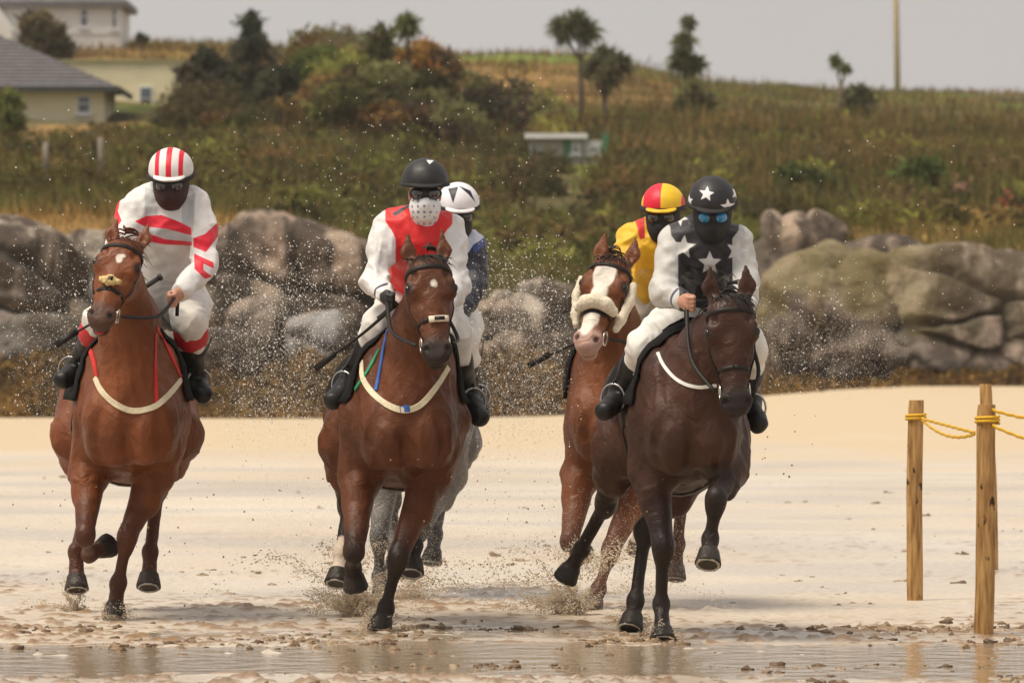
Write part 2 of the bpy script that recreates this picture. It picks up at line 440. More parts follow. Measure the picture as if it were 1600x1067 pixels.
# --- clods of turned sand lying on the beach
import bmesh
bm = bmesh.new(); bmesh.ops.create_icosphere(bm, subdivisions=2, radius=1); bm.verts.ensure_lookup_table()
I1 = (np.array([v.co[:] for v in bm.verts]), np.array([[v.index for v in f.verts] for f in bm.faces])); bm.free()
def clods(n, label, seed, rows_, xr, r0, r1, ymax=48):
    q = np.random.default_rng(seed); P = []
    while len(P) < n:
        m = n*3; y = q.choice(rows_[0], m, p=rows_[1])+q.normal(size=m)*np.array(rows_[2])[q.integers(0, len(rows_[2]), m)]; x = q.uniform(xr[0], xr[1], m)
        keep = fbm(x*1.6+3, y*.7, 0*x, 3) > q.uniform(-.05, .40, m); P += list(np.stack([x, y], 1)[keep & (y > 33.2) & (y < ymax)])
    P = np.array(P[:n]); r = r0+(r1-r0)*q.random(n)**4; V_ = []; 
    D, Fi = I1; k = len(D); L = D[None]*r[:, None, None]*np.stack([q.uniform(.8, 1.5, n), q.uniform(.8, 1.5, n), q.uniform(.5, .95, n)], 1)[:, None, :]
    hsh = q.uniform(0, 50, n)[:, None]; L = L*(1+1.3*fbm((D[None, :, 0]*2.4+hsh).ravel(), np.tile(D[:, 1]*2.4, n), np.tile(D[:, 2]*2.4, n), 3).reshape(n, k))[:, :, None]
    C = np.stack([P[:, 0], P[:, 1], -r*.12], 1); V_ = (C[:, None]+L).reshape(-1, 3); F_ = (np.arange(n)[:, None, None]*k+Fi[None]).reshape(-1, 3)
    col = np.array([(.25, .165, .10), (.18, .115, .065), (.33, .24, .155), (.13, .08, .048)])[q.integers(0, 4, n)]*q.uniform(.8, 1.2, (n, 1))
    tag(mesh_np('sand_clods', V_, F_, M_CLOD, None, True, colors=np.repeat(col, k, 0)), label, kind='stuff')
M_CLOD = mat('wet_clod', (1, 1, 1), .55, .35, 60, .006, 90, vcol=True, spec=.35)
clods(1700, 'brown clods of sand strewn where the horses run', 3, ([38.4, 40.0, 41.2, 43.5], [.3, .4, .2, .1], [.25, .5, .9]), (-3.0, 2.9), .003, .030)
clods(450, 'clods of sand along the near edge of the shallow water', 4, ([33.7, 34.4, 35.3], [.6, .3, .1], [.2, .35]), (-2.4, 2.4), .003, .026)

clods(700, 'scattered small clods on the wet sand farther up the beach', 5, ([46, 52, 60, 72, 85], [.25, .25, .2, .2, .1], [2., 4.]), (-7.5, 7.5), .006, .040, 100)

# --- hillside
hr = np.concatenate([np.arange(157, 180, .8), np.arange(180, 420, 2.2), np.geomspace(420, 690, 12)]); hc_ = np.concatenate([np.linspace(-.28, -.08, 20)[:-1], np.linspace(-.08, .08, 230), np.linspace(.08, .28, 20)[1:]])
S2, Y2 = np.meshgrid(hc_, hr); X2 = S2*Y2
Z2 = hill_z(X2.ravel(), Y2.ravel()); V = np.stack([X2.ravel(), Y2.ravel(), Z2], 1); nc = len(hc_)
ii = (np.arange(len(hr)-1)[:, None]*nc+np.arange(nc-1)[None]).ravel(); Fq = np.stack([ii, ii+1, ii+nc+1, ii+nc], 1)
TAN, GRN, BRN, OLV = np.array((.27, .165, .06)), np.array((.115, .135, .035)), np.array((.105, .066, .036)), np.array((.125, .105, .045))
def ground_col(x, Y):
    n1 = fbm(x*.07+8, Y*.05, 0*x, 4)[:, None]; n2 = fbm(x*.3, Y*.16, 0*x+2, 3)[:, None]
    c = np.where(n1 > .12, GRN, np.where(n1 < -.14, TAN, OLV))
    px = (CX+FPX*x/Y)[:, None]; Yc = Y[:, None]
    c = np.where((Yc < 181) & (px < 560), TAN, c)
    c = np.where((Yc > 385) & (px > 690) & (px < 960), np.array((.16, .20, .045)), c)
    c = np.where((Yc > 320) & (Yc < 385) & (px > 640) & (px < 1050), TAN*.85, c)
    c = np.where((Yc > 300) & (px < 420), TAN*.8, c)
    c = np.where((Yc > 186) & (Yc < 215) & (px > 520) & (px < 1000), GRN*.8, c)
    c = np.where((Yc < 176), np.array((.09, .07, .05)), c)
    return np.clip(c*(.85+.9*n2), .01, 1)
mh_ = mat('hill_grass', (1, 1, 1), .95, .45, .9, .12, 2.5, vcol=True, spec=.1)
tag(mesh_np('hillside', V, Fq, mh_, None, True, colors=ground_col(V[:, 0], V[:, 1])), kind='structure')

# --- blades, leaves
def leaf_cloud(C, size, width, col, upright=0., rs=None, droop=0.):
    """triangular leaves at centres C; returns verts, faces, colours"""
    n = len(C); d = npr.normal(size=(n, 3)); d[:, 2] = np.abs(d[:, 2])*(1-upright)+upright*4 if upright else d[:, 2]
    d[:, 2] -= droop; d /= np.linalg.norm(d, axis=1)[:, None]
    s = np.cross(d, npr.normal(size=(n, 3))); s /= np.linalg.norm(s, axis=1)[:, None]+1e-9
    sz = (size*npr.uniform(.6, 1.4, n))[:, None]; w = (width*npr.uniform(.6, 1.3, n))[:, None]
    v = np.stack([C-s*w/2, C+s*w/2, C+d*sz], 1).reshape(-1, 3)
    return v, np.arange(3*n).reshape(n, 3), np.repeat(col, 3, 0)
M_LEAF = mat('foliage', (1, 1, 1), .75, .2, 1.5, vcol=True, spec=.15)
_n = M_LEAF.node_tree.nodes; _l = M_LEAF.node_tree.links; _p = _n['Principled BSDF']; _t = _n.new('ShaderNodeBsdfTranslucent'); _m = _n.new('ShaderNodeMixShader'); _m.inputs[0].default_value = .42
_g = _n.new('ShaderNodeGamma'); _g.inputs['Gamma'].default_value = .82; _l.new(_p.inputs['Base Color'].links[0].from_socket, _g.inputs[0]); _l.new(_g.outputs[0], _t.inputs['Color'])
_l.new(_p.outputs[0], _m.inputs[1]); _l.new(_t.outputs[0], _m.inputs[2]); _l.new(_m.outputs[0], _n['Material Output'].inputs['Surface'])
M_BARK = mat('bark', (.10, .075, .05), .9, .35, 4, .02, 10)
class Leaves:
    def __init__(s): s.v = []; s.f = []; s.c = []; s.n = 0
    def add(s, v, f, c): s.v.append(v); s.f.append(f+s.n); s.c.append(c); s.n += len(v)
    def build(s, name, parent=None, origin=None):
        return mesh_np(name, np.concatenate(s.v), np.concatenate(s.f), M_LEAF, parent, False, origin=origin, colors=np.concatenate(s.c))
def jitter(col, n, a=.35):
    return np.clip(np.array(col)*(1+a*npr.normal(size=(n, 1)))*(1+.10*npr.normal(size=(n, 3))), .004, .9)

# stuff: the scrub, reeds and grass that cover the slope
def cover(name, label, n, region, hgt, wid, cols, per, upright, seedf, spread=.5):
    lv = Leaves(); C = []; K = []
    tries = 0
    while len(C) < n and tries < n*30:
        tries += 1
        px = npr.uniform(region[0], region[1]); Y = math.exp(npr.uniform(math.log(region[2]), math.log(region[3])))
        x = (px-CX)/FPX*Y
        q = seedf(x, Y, px)
        if q is None: continue
        C.append((x, Y)); K.append(q)
    C = np.array(C); z = hill_z(C[:, 0], C[:, 1])
    cc = np.array([cols[k] for k in K]); cc = np.clip(cc*(.82+.3*npr.normal(size=(len(cc), 1))), .006, .8)
    m = len(C)
    P = np.repeat(np.stack([C[:, 0], C[:, 1], z], 1), per, 0); 
    P += npr.normal(size=P.shape)*np.array((spread, spread, 0)); P[:, 2] += npr.uniform(0, 1, len(P))*hgt*(.15 if upright > .5 else .9)-.1
    v, f, c = leaf_cloud(P, hgt if upright > .5 else hgt*.42, wid, np.clip(np.repeat(cc, per, 0)*(1+.25*npr.normal(size=(len(P), 1))), .004, .9), upright)
    lv.add(v, f, c); o = lv.build(name); tag(o, label, kind='stuff'); return o
sel = lambda x, Y, s, thr: fbm(np.array([x*s]), np.array([Y*s*.8]), np.array([2.]), 2)[0] > thr
def scrub_k(x, Y, px):
    if 205 < Y < 262 and 790 < px < 960 : return None
    if px < 430 and Y > 242: return None
    return int(np.clip(2+5*fbm(np.array([x*.16]), np.array([Y*.12]), np.array([5.]), 2)[0]+npr.normal()*.7, 0, 4))
cover('scrub', 'dark mixed scrub covering the slope behind the rocks', 2600, (-320, 1920, 192, 262), .85, .13,
      [(.105, .082, .028), (.13, .122, .032), (.18, .175, .04), (.165, .10, .038), (.25, .175, .055)], 24, 0., scrub_k)
def reed_k(x, Y, px):
    if px < 900 and npr.random() < .80: return None
    if px < 430 and Y > 240: return None
    if Y < 262 and 800 < px < 950: return None
    return int(npr.integers(0, 4))
cover('reed_bed', 'upright tan and green reeds on the slope to the right', 1300, (-320, 1920, 196, 285), 1.15, .07,
      [(.27, .18, .06), (.16, .158, .042), (.105, .082, .03), (.21, .125, .048)], 18, .75, reed_k, .45)
def grass_k(x, Y, px): return 0 if px < 560 and Y < 180 else (1 if npr.random() < .6 else 2)
cover('coarse_grass', 'tawny coarse grass fringing the tops of the rocks', 1900, (-320, 1920, 168, 192), .42, .05,
      [(.44, .27, .085), (.15, .15, .04), (.27, .19, .06)], 22, .7, grass_k, .5)
def heath_k(x, Y, px): return None if px < 310 and Y < 306 else int(npr.integers(0, 3))
cover('heath', 'low brown heath and grass along the skyline', 1500, (-320, 1920, 285, 420), .45, .10,
      [(.28, .185, .06), (.20, .19, .048), (.19, .115, .05)], 16, .55, heath_k, .9)

# thicket: bushes grown into one another, lighter and darker clumps
def thicket(name, label, n, region, rmin, rmax, cols, per=210, keep=None, lift=0.):
    lv = Leaves(); k = 0
    while k < n:
        px = npr.uniform(region[0], region[1]); Y = npr.uniform(region[2], region[3])
        if keep is not None and not keep(px, Y): continue
        x = (px-CX)/FPX*Y; z = float(hill_z(np.array([x]), np.array([Y]))[0]); r = npr.uniform(rmin, rmax); k += 1
        d = npr.normal(size=(per, 3)); d /= np.linalg.norm(d, axis=1)[:, None]; d[:, 2] = np.abs(d[:, 2])
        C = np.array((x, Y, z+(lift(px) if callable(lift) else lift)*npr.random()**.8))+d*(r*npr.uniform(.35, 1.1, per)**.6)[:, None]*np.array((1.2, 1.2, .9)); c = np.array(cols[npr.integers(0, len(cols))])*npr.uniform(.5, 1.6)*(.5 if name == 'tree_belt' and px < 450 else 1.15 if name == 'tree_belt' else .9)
        lv.add(*leaf_cloud(C, .30, .13, np.clip(c*(1+.3*npr.normal(size=(per, 1))), .006, .9)))
    tag(lv.build(name), label, kind='stuff')
DG, MG, YG, RB = (.078, .070, .027), (.16, .165, .036), (.24, .23, .05), (.19, .108, .04)
thicket('dark_thicket', 'dark brown and green thicket under the trees on the left half', 150, (-60, 860, 206, 268), .5, 1.15, [DG, DG, RB, MG], keep=lambda px, Y: not (px < 430 and Y > 238) and px > 250 or Y < 236)
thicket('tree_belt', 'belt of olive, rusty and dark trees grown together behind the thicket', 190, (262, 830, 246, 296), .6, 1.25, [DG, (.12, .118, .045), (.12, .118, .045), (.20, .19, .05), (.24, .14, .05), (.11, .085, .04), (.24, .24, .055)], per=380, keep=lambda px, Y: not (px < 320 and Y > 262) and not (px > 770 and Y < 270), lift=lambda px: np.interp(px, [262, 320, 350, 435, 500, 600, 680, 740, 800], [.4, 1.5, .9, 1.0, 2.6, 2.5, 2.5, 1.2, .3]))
thicket('gorse_thicket', 'olive thicket dotted over the right hand slope', 260, (840, 1700, 194, 275), .45, 1.3, [DG, DG, RB, MG, DG, YG, (.19, .135, .055)], keep=lambda px, Y: not (800 < px < 960 and Y < 262))
thicket('green_bushes', 'mid green low bushes above the rocks in the middle', 70, (430, 1250, 184, 205), .35, .8, [MG, YG, MG, DG])

# --- trees
def gz(px, Y): return float(hill_z(np.array([(px-CX)/FPX*Y]), np.array([float(Y)]))[0])
def limbs(mb, base, tips, r):
    for t in tips:
        mid = (base*.55+t*.45)+np.array((npr.normal()*.15, npr.normal()*.15, .1)); mb.tube(smooth_path([base, mid, t], 3), [r*(1-.75*i/6) for i in range(7)], 5)
def broad_tree(px, top, bot, half, Y, cols, label, name='broadleaf_tree', n=2600, lean=0., leafs=.34, cat='tree', flat=1., blobs=15):
    s = Y/FPX; zb = gz(px, Y)-.1; zt = at(px, top, Y)[2]; zl = max(at(px, bot, Y)[2], zb+.2); x0 = (px-CX)*s; w = half*s; hgt = zt-zl
    root = empty(name, (x0, Y, zb), label, cat); o = (x0, Y, zb)
    B_ = []
    for i in range(blobs):
        a = npr.uniform(0, 2*math.pi); q = npr.uniform(0, 1)**.6; hz = npr.uniform(.12, .80)
        prof = math.sqrt(max(.05, 1-((hz-.42)/.62)**2))
        B_.append((x0+lean*w*hz+math.cos(a)*q*w*.66*prof, Y+math.sin(a)*q*w*.66*prof, zl+hz*hgt, w*npr.uniform(.28, .46)))
    B_.append((x0+lean*w, Y, zt-w*.36, w*.36))
    lv = Leaves(); per = n//len(B_)
    for (bx, by, bz, br) in B_:
        d = npr.normal(size=(per, 3)); d /= np.linalg.norm(d, axis=1)[:, None]; rad = br*npr.uniform(.25, 1.12, per)**.5
        C = np.array((bx, by, bz))+d*rad[:, None]*np.array((1, 1, .85*flat)); cc = cols[npr.integers(0, len(cols))]
        lv.add(*leaf_cloud(C, leafs, leafs*.55, jitter(np.array(cc)*npr.uniform(.7, 1.35), per, .3)))
    mb = MB(); b0 = np.array((x0, Y, zb)); fk = np.array((x0+lean*w*.3, Y, zl+.25*hgt)); mb.tube([b0, fk], [.16, .12], 7)
    limbs(mb, fk, [np.array(q[:3]) for q in B_[:7]], .09); mb.build('trunk', M_BARK, root, o)
    lv.build('crown', root, o); return root
def conifer(px, top, bot, half, Y, col, label):
    s = Y/FPX; zb = gz(px, Y)-.1; zt = at(px, top, Y)[2]; zl = at(px, bot, Y)[2]; x0 = (px-CX)*s; w = half*s; o = (x0, Y, zb)
    root = empty('conifer', o, label, 'tree'); lv = Leaves(); mb = MB(); mb.tube([(x0, Y, zb), (x0, Y, zt-.1)], [.17, .02], 7)
    nt = 15
    for t in range(nt):
        f = t/(nt-1); z = zl+(zt-zl)*f*.95; r = w*(1-f)**.7*npr.uniform(.75, 1.15)+.08
        for b in range(9):
            a = 2*math.pi*(b+npr.random())/9; rr = r*npr.uniform(.65, 1.15); d = np.array((math.cos(a), math.sin(a), .22+.25*f)); p0 = np.array((x0, Y, z)); tip = p0+d*rr
            mb.tube([p0, tip], [.03, .008], 4, cap=False); m = 34
            C = p0+(tip-p0)*npr.uniform(.12, 1.05, m)[:, None]+npr.normal(size=(m, 3))*.07
            lv.add(*leaf_cloud(C, .26, .09, jitter(col, m, .3), droop=.25))
    m = 60; lv.add(*leaf_cloud(np.array((x0, Y, zt-.35))+npr.normal(size=(m, 3))*np.array((.05, .05, .2)), .28, .09, jitter(col, m, .25)))
    mb.build('trunk', M_BARK, root, o); lv.build('crown', root, o)
def cabbage_palm(px, heads, base_py, Y, col, label, dead=True):
    s = Y/FPX; x0 = (px-CX)*s; zb = gz(px, Y)-.1; zf = at(px, base_py, Y)[2]; o = (x0, Y, zb)
    root = empty('cabbage_palm', o, label, 'palm tree'); lv = Leaves(); mb = MB(); f0 = np.array((x0, Y, max(zf, zb+.3)))
    mb.tube([np.array((x0, Y, zb)), f0], [.13, .10], 8)
    for (hx, hy, hr) in heads:
        c = at(hx, hy, Y+npr.normal()*.4); r = hr*s; mb.tube(smooth_path([f0, (f0+c)/2+np.array((0, 0, -.15)), c], 4), .055, 6)
        m = int(190*min(1.6, (r/.7)**1.3)+70); d = npr.normal(size=(m, 3)); d[:, 2] += .25; d /= np.linalg.norm(d, axis=1)[:, None]
        sd = np.cross(d, npr.normal(size=(m, 3))); sd /= np.linalg.norm(sd, axis=1)[:, None]
        L_ = (r*npr.uniform(.6, 1.25, m))[:, None]; wd = .042; mid = c+d*L_*.6; tip = c+d*L_; tip[:, 2] -= (L_[:, 0]*.28*npr.uniform(.2, 1.4, m))
        v = np.stack([c+d*.06-sd*wd*.4, c+d*.06+sd*wd*.4, mid+sd*wd, tip, mid-sd*wd], 1).reshape(-1, 3)
        q = np.arange(m)[:, None]*5; fc = np.concatenate([q+np.array([[0, 1, 2]]), q+np.array([[0, 2, 4]]), q+np.array([[4, 2, 3]])]).astype(int)
        lv.add(v, fc, np.repeat(jitter(col, m, .3), 5, 0))
    mb.build('trunk', M_BARK, root, o); lv.build('crown', root, o)
DK, OL, LG, BR, OR = (.060, .062, .038), (.125, .122, .046), (.17, .19, .05), (.16, .10, .05), (.36, .19, .05)
conifer(393, 18, 235, 86, 266, (.062, .070, .042), 'tall dark conifer with a pointed top beside the cream house')
broad_tree(322, 74, 225, 56, 264, [DK, (.08, .072, .045)], 'dark rounded evergreen between the cream house and the conifer', 'evergreen_tree')
broad_tree(445, 100, 240, 52, 262, [DK, (.07, .075, .04)], 'dark shaggy evergreen right of the pointed conifer', 'evergreen_tree', 1800)
broad_tree(66, 14, 98, 46, 330, [(.11, .09, .05), (.12, .10, .05)], 'round brownish bush in front of the white house', 'round_bush', 2200, cat='bush')
broad_tree(500, 66, 245, 78, 264, [LG, (.10, .12, .03)], 'bright green domed tree left of the olive leaning tree', n=4200)
broad_tree(577, 38, 240, 56, 263, [OL, (.11, .10, .042)], 'olive green tree with a leaning flat top against the sky', n=3400, lean=.35)
broad_tree(664, 60, 250, 70, 261, [BR, OL, OR], 'rusty brown and orange tree below the small palm', n=3800)
broad_tree(546, 140, 285, 84, 252, [OL, (.085, .065, .03), LG], 'olive bush mass in front of the leaning tree', 'large_bush', 2200, cat='bush')
broad_tree(752, 118, 255, 82, 262, [(.09, .07, .045), OL, BR], 'dark brown bush to the right of the rusty tree', 'large_bush', 2200, cat='bush')
broad_tree(655, 170, 285, 84, 250, [(.08, .06, .04), BR], 'low dark brown bush under the rusty tree', 'large_bush', 2000, cat='bush')
broad_tree(1342, 132, 200, 30, 300, [(.11, .11, .05)], 'small round bush left of the pole', 'round_bush', 1000, cat='bush')
broad_tree(8, 138, 215, 34, 236, [LG], 'light green bush at the left edge below the slate roof', 'round_bush', 900, cat='bush')
broad_tree(222, 54, 72, 13, 352, [(.04, .045, .03)], 'tiny dark bush on the skyline right of the white house', 'round_bush', 350, leafs=.22, cat='bush', blobs=5)
broad_tree(1085, 120, 200, 34, 285, [OL, (.09, .085, .045)], 'shaggy olive bush at the foot of the narrow tall palm', 'round_bush', 1200, cat='bush')
broad_tree(1260, 262, 320, 60, 205, [(.07, .09, .028), OL], 'green bush on the slope above the big right boulder', 'round_bush', 1500, cat='bush')
broad_tree(1440, 250, 312, 48, 208, [(.10, .13, .035)], 'bright green bush on the slope right of the green bush', 'round_bush', 1200, cat='bush')
cabbage_palm(637, [(637, 40, 28)], 95, 259, (.15, .17, .055), 'small single headed palm against the sky behind the rusty tree')
cabbage_palm(908, [(880, 44, 30), (918, 50, 30), (900, 30, 22)], 95, 280, (.14, .14, .07), 'two headed palm with a bare trunk above the white roofed shed')
cabbage_palm(944, [(945, 92, 30), (968, 100, 26), (925, 108, 26), (950, 122, 30)], 150, 277, (.13, .12, .06), 'broad bushy palm right of the two headed palm')
cabbage_palm(1073, [(1076, 36, 16), (1070, 66, 24), (1064, 95, 28), (1086, 102, 24)], 130, 296, (.14, .14, .065), 'narrow palm with stacked heads alone on the skyline')
cabbage_palm(1314, [(1306, 95, 15), (1320, 108, 13)], 135, 320, (.13, .15, .055), 'small thin palm on the skyline left of the pole')
def flower_clump(px, py, half, Y, col, label):
    s = Y/FPX; c = at(px, py, Y); zb = gz(px, Y)-.1; o = (c[0], Y, zb); root = empty('flowering_shrub', o, label, 'flowers', 'flowering shrubs on the slope')
    lv = Leaves(); m = 500; w = half*s; P = c+npr.normal(size=(m, 3))*np.array((w*.6, w*.6, w*.45)); P[:, 2] -= w*.35
    lv.add(*leaf_cloud(P, .22, .10, jitter((.08, .09, .03), m))); mb = MB(); mb.tube([np.array(o), c], [.06, .03], 5); mb.build('stem', M_BARK, root, o); lv.build('foliage', root, o)
    l2 = Leaves(); m = 60; P = c+npr.normal(size=(m, 3))*np.array((w*.5, .2, w*.35))+np.array((0, -w*.6, w*.1)); l2.add(*leaf_cloud(P, .16, .14, jitter(col, m, .15))); l2.build('blossom', root, o)
flower_clump(1288, 246, 14, 228, (.62, .58, .56), 'shrub with white flowers on the right slope')
flower_clump(1574, 318, 16, 196, (.50, .16, .10), 'shrub with coral red flowers near the right edge')
flower_clump(1502, 296, 18, 200, (.45, .24, .18), 'shrub with pale pink flowers above the right boulder')

# --- buildings
def quadbox(p0, p1): 
    a = np.minimum(p0, p1); b = np.maximum(p0, p1); return (a+b)/2, b-a
def wallbox(name, parent, o, x0, x1, y0, y1, z0, z1, m):
    mb = MB(); mb.box(((x0+x1)/2, (y0+y1)/2, (z0+z1)/2), (x1-x0, y1-y0, z1-z0)); return mb.build(name, m, parent, o, False)
M_CREAM = mat('cream_render', (.76, .68, .46), .9, .08, 1.2, .01, 12); M_WHITE = mat('white_render', (.74, .73, .70), .9, .06, 1.2, .01, 12)
M_SLATE = mat('slate', (.135, .125, .13), .6, .2, 3, .01, 10); M_GLASS = mat('window_glass', (.10, .13, .16), .08, .1); M_TRIM = mat('white_trim', (.70, .70, .70), .6, .05)
M_DARKTRIM = mat('dark_gutter', (.035, .04, .038), .5, .1); M_GREENP = mat('green_paint', (.05, .20, .10), .6, .15)
def window(parent, o, px0, px1, py0, py1, Y, bars=True, dark=None):
    a = at(px0, py1, Y); b = at(px1, py0, Y); w = wallbox('window', parent, o, a[0], b[0], Y-.05, Y+.06, a[2], b[2], M_TRIM); t = .07; mz = a[2]+(b[2]-a[2])*.58
    wallbox('pane', w, o, a[0]+t, b[0]-t, Y-.065, Y-.052, a[2]+t, mz-.03, dark or M_GLASS); wallbox('pane', w, o, a[0]+t, b[0]-t, Y-.065, Y-.052, mz+.03, b[2]-t, M_GLASS)
    wallbox('sill', w, o, a[0]-.08, b[0]+.08, Y-.16, Y-.051, a[2]-.09, a[2]-.002, M_TRIM)
# bungalow with a hipped slate roof
Y = 278.; zg = gz(60, Y)-.3; e0 = at(-240, 137, Y); e1 = at(183, 137, Y); zr = at(0, 46, Y)[2]; o = (float((e0[0]+e1[0])/2), Y+4, zg)
r_ = empty('bungalow', o, 'cream bungalow with a grey slate hipped roof at the left edge', 'house')
wallbox('wall', r_, o, e0[0]+.5, e1[0]-.5, Y+.5, Y+8.5, zg, e0[2], M_CREAM)
yb = Y+9.; ym = (Y+yb)/2; xr0, xr1 = at(-70, 0, ym)[0], at(-8, 0, ym)[0]
rf = link(bpy.data.objects.new('roof', None), r_); n = 15
mb = MB(); zi = lambda t: e0[2]+(zr-e0[2])*t
for k in range(n):
    t0, t1 = k/n, (k+1)/n
    def ringp(t, lift): return [np.array((e0[0]+(xr0-e0[0])*t, Y+(ym-Y)*t, zi(t)+lift)), np.array((e1[0]+(xr1-e1[0])*t, Y+(ym-Y)*t, zi(t)+lift)), np.array((e1[0]+(xr1-e1[0])*t, yb+(ym-yb)*t, zi(t)+lift)), np.array((e0[0]+(xr0-e0[0])*t, yb+(ym-yb)*t, zi(t)+lift))]
    A, B_ = ringp(t0, .07), ringp(t1, .0); A0 = ringp(t0, 0.)
    mb = MB(); mb.add(A+B_+A0, [(i, (i+1) % 4, 4+(i+1) % 4, 4+i) for i in range(4)]+[(8+i, 8+(i+1) % 4, (i+1) % 4, i) for i in range(4)]); mb.build('slate_course', M_SLATE, rf, o, False)
wallbox('gutter', rf, o, e0[0]-.05, e1[0]+.05, Y-.14, Y-.02, e0[2]-.16, e0[2]+.02, M_DARKTRIM); wallbox('gutter', rf, o, e1[0]+.02, e1[0]+.12, Y-.01, yb, e0[2]-.16, e0[2]+.02, M_DARKTRIM)
wallbox('eave_soffit', rf, o, e0[0]+.02, e1[0]-.02, Y+.0, Y+.49, e0[2]-.10, e0[2]-.04, M_TRIM)
window(r_, o, 120, 142, 150, 178, Y+.5)
# flat-roofed cream building behind it
Y = 300.; a = at(95, 205, Y); b = at(286, 98, Y); zg = gz(200, Y)-.4; o = (float((a[0]+b[0])/2), Y+3, zg)
r_ = empty('flat_roofed_house', o, 'pale yellow flat roofed house beside the bungalow', 'house'); wallbox('wall', r_, o, a[0], b[0], Y, Y+6, zg, b[2], M_CREAM)
wallbox('roof_edge', r_, o, a[0]-.1, b[0]+.1, Y-.1, Y+6.1, b[2]+.001, b[2]+.12, mat('roof_edge', (.30, .27, .14), .8))
window(r_, o, 217, 239, 135, 182, Y, dark=mat('dark_pane', (.03, .025, .02), .1)); window(r_, o, 150, 168, 142, 178, Y)
# white house on the crest
Y = 352.; a = at(2, 90, Y); b = at(189, 12, Y); zg = gz(100, Y)-.6; o = (float((a[0]+b[0])/2), Y+4, zg)
r_ = empty('white_house', o, 'white two storey house on the crest at top left', 'house'); wallbox('wall', r_, o, a[0], b[0], Y, Y+8, zg, b[2], M_WHITE)
rf = MB(); e = .35; P = [np.array((a[0]-e, Y-e, b[2])), np.array((b[0]+e, Y-e, b[2])), np.array((b[0]+e, Y+8+e, b[2])), np.array((a[0]-e, Y+8+e, b[2]))]; Q = [p+np.array((0, 0, .28)) for p in P]
T_ = [np.array((a[0]+2.4, Y+4, b[2]+2.3)), np.array((b[0]-2.4, Y+4, b[2]+2.3))]
rf.add(P+Q+T_, [(3, 2, 1, 0), (0, 1, 5, 4), (1, 2, 6, 5), (2, 3, 7, 6), (3, 0, 4, 7), (4, 5, 9, 8), (5, 6, 9), (6, 7, 8, 9), (7, 4, 8)]); rf.build('roof', M_SLATE, r_, o, False)
window(r_, o, 125, 138, 14, 43, Y); window(r_, o, 174, 183, 13, 46, Y)
wallbox('band_course', r_, o, a[0]-.03, b[0]+.03, Y-.06, Y-.002, at(0, 54, Y)[2], at(0, 49, Y)[2], M_TRIM)
g = MB(); ga = at(-60, 45, Y-3); gb = at(18, 10, Y-3); zz = gb[2]; g.add([(ga[0], Y-3, ga[2]-2), (gb[0], Y-3, ga[2]-2), (gb[0], Y-3, ga[2]), ((ga[0]+gb[0])/2, Y-3, zz+.6), (ga[0], Y-3, ga[2]), (ga[0], Y-.01, ga[2]-2), (gb[0], Y-.01, ga[2]-2), (gb[0], Y-.01, ga[2]), ((ga[0]+gb[0])/2, Y-.01, zz+.6), (ga[0], Y-.01, ga[2])],
      [(0, 1, 2, 3, 4), (9, 8, 7, 6, 5), (1, 6, 7, 2), (2, 7, 8, 3), (3, 8, 9, 4), (4, 9, 5, 0)]); g.build('porch', M_WHITE, r_, o, False)
# shed with a white roof among the reeds
Y = 246.; o = (float(at(885, 0, Y)[0]), Y+1, gz(885, Y)-.2); r_ = empty('shed', o, 'small white roofed shed with green posts half hidden in the scrub', 'shed')
a = at(826, 275, Y); b = at(948, 219, Y); wallbox('wall', r_, o, a[0], b[0], Y, Y+2.2, o[2], b[2], mat('grey_panel', (.42, .40, .38), .7, .15))
mb = MB(); c0 = at(820, 210, Y); c1 = at(918, 218, Y); mb.box(((c0[0]+c1[0])/2, Y+1.0, (c0[2]+c1[2])/2+.02), (c1[0]-c0[0], 2.8, .17)); mb.build('roof', M_WHITE, r_, o, False)
for px in (886, 946):
    q = at(px, 219, Y); wallbox('post', r_, o, q[0]-.10, q[0]+.10, Y-.09, Y-.003, o[2], q[2]+(.2 if px > 900 else 0), M_GREENP)
window(r_, o, 893, 906, 222, 240, Y); window(r_, o, 918, 938, 226, 240, Y)
# pole and the old fence stakes in the scrub
Y = 385.; p0 = at(1404, 190, Y); p1 = at(1399, -60, Y); o = tuple(p0); r_ = empty('utility_pole', o, 'tall bare wooden pole on the skyline at right', 'pole')
mb = MB(); mb.tube([p0-np.array((0, 0, 1.5)), p1], [.165, .14], 12); mb.build('shaft', mat('weathered_pole', (.34, .28, .16), .85, .2, 6), r_, o)
mb = MB(); mb.tube([p0+np.array((0, 0, .2)), p0+np.array((0, 0, .9))], .18, 12); mb.build('sleeve', mat('pole_foot', (.36, .30, .25), .8), r_, o)
for px, t, b, lb in ((71, 222, 280, 'grey wooden stake standing in the scrub near the left edge'), (157, 215, 280, 'thin grey stake in the scrub left of the striped cap'), (1500, 150, 166, 'short dark stake on the skyline right of the pole')):
    Y = 196. if px < 1000 else 395.; mb = MB(); mb.tube([at(px, b, Y), at(px+1, (t+b)/2, Y), at(px, t, Y)], [.085, .08, .075] if px < 1000 else .05, 8); o_ = mb.build('stake', mat('grey_stake', (.20, .17, .13), .9, .2, 5), None); tag(o_, lb, 'stake')

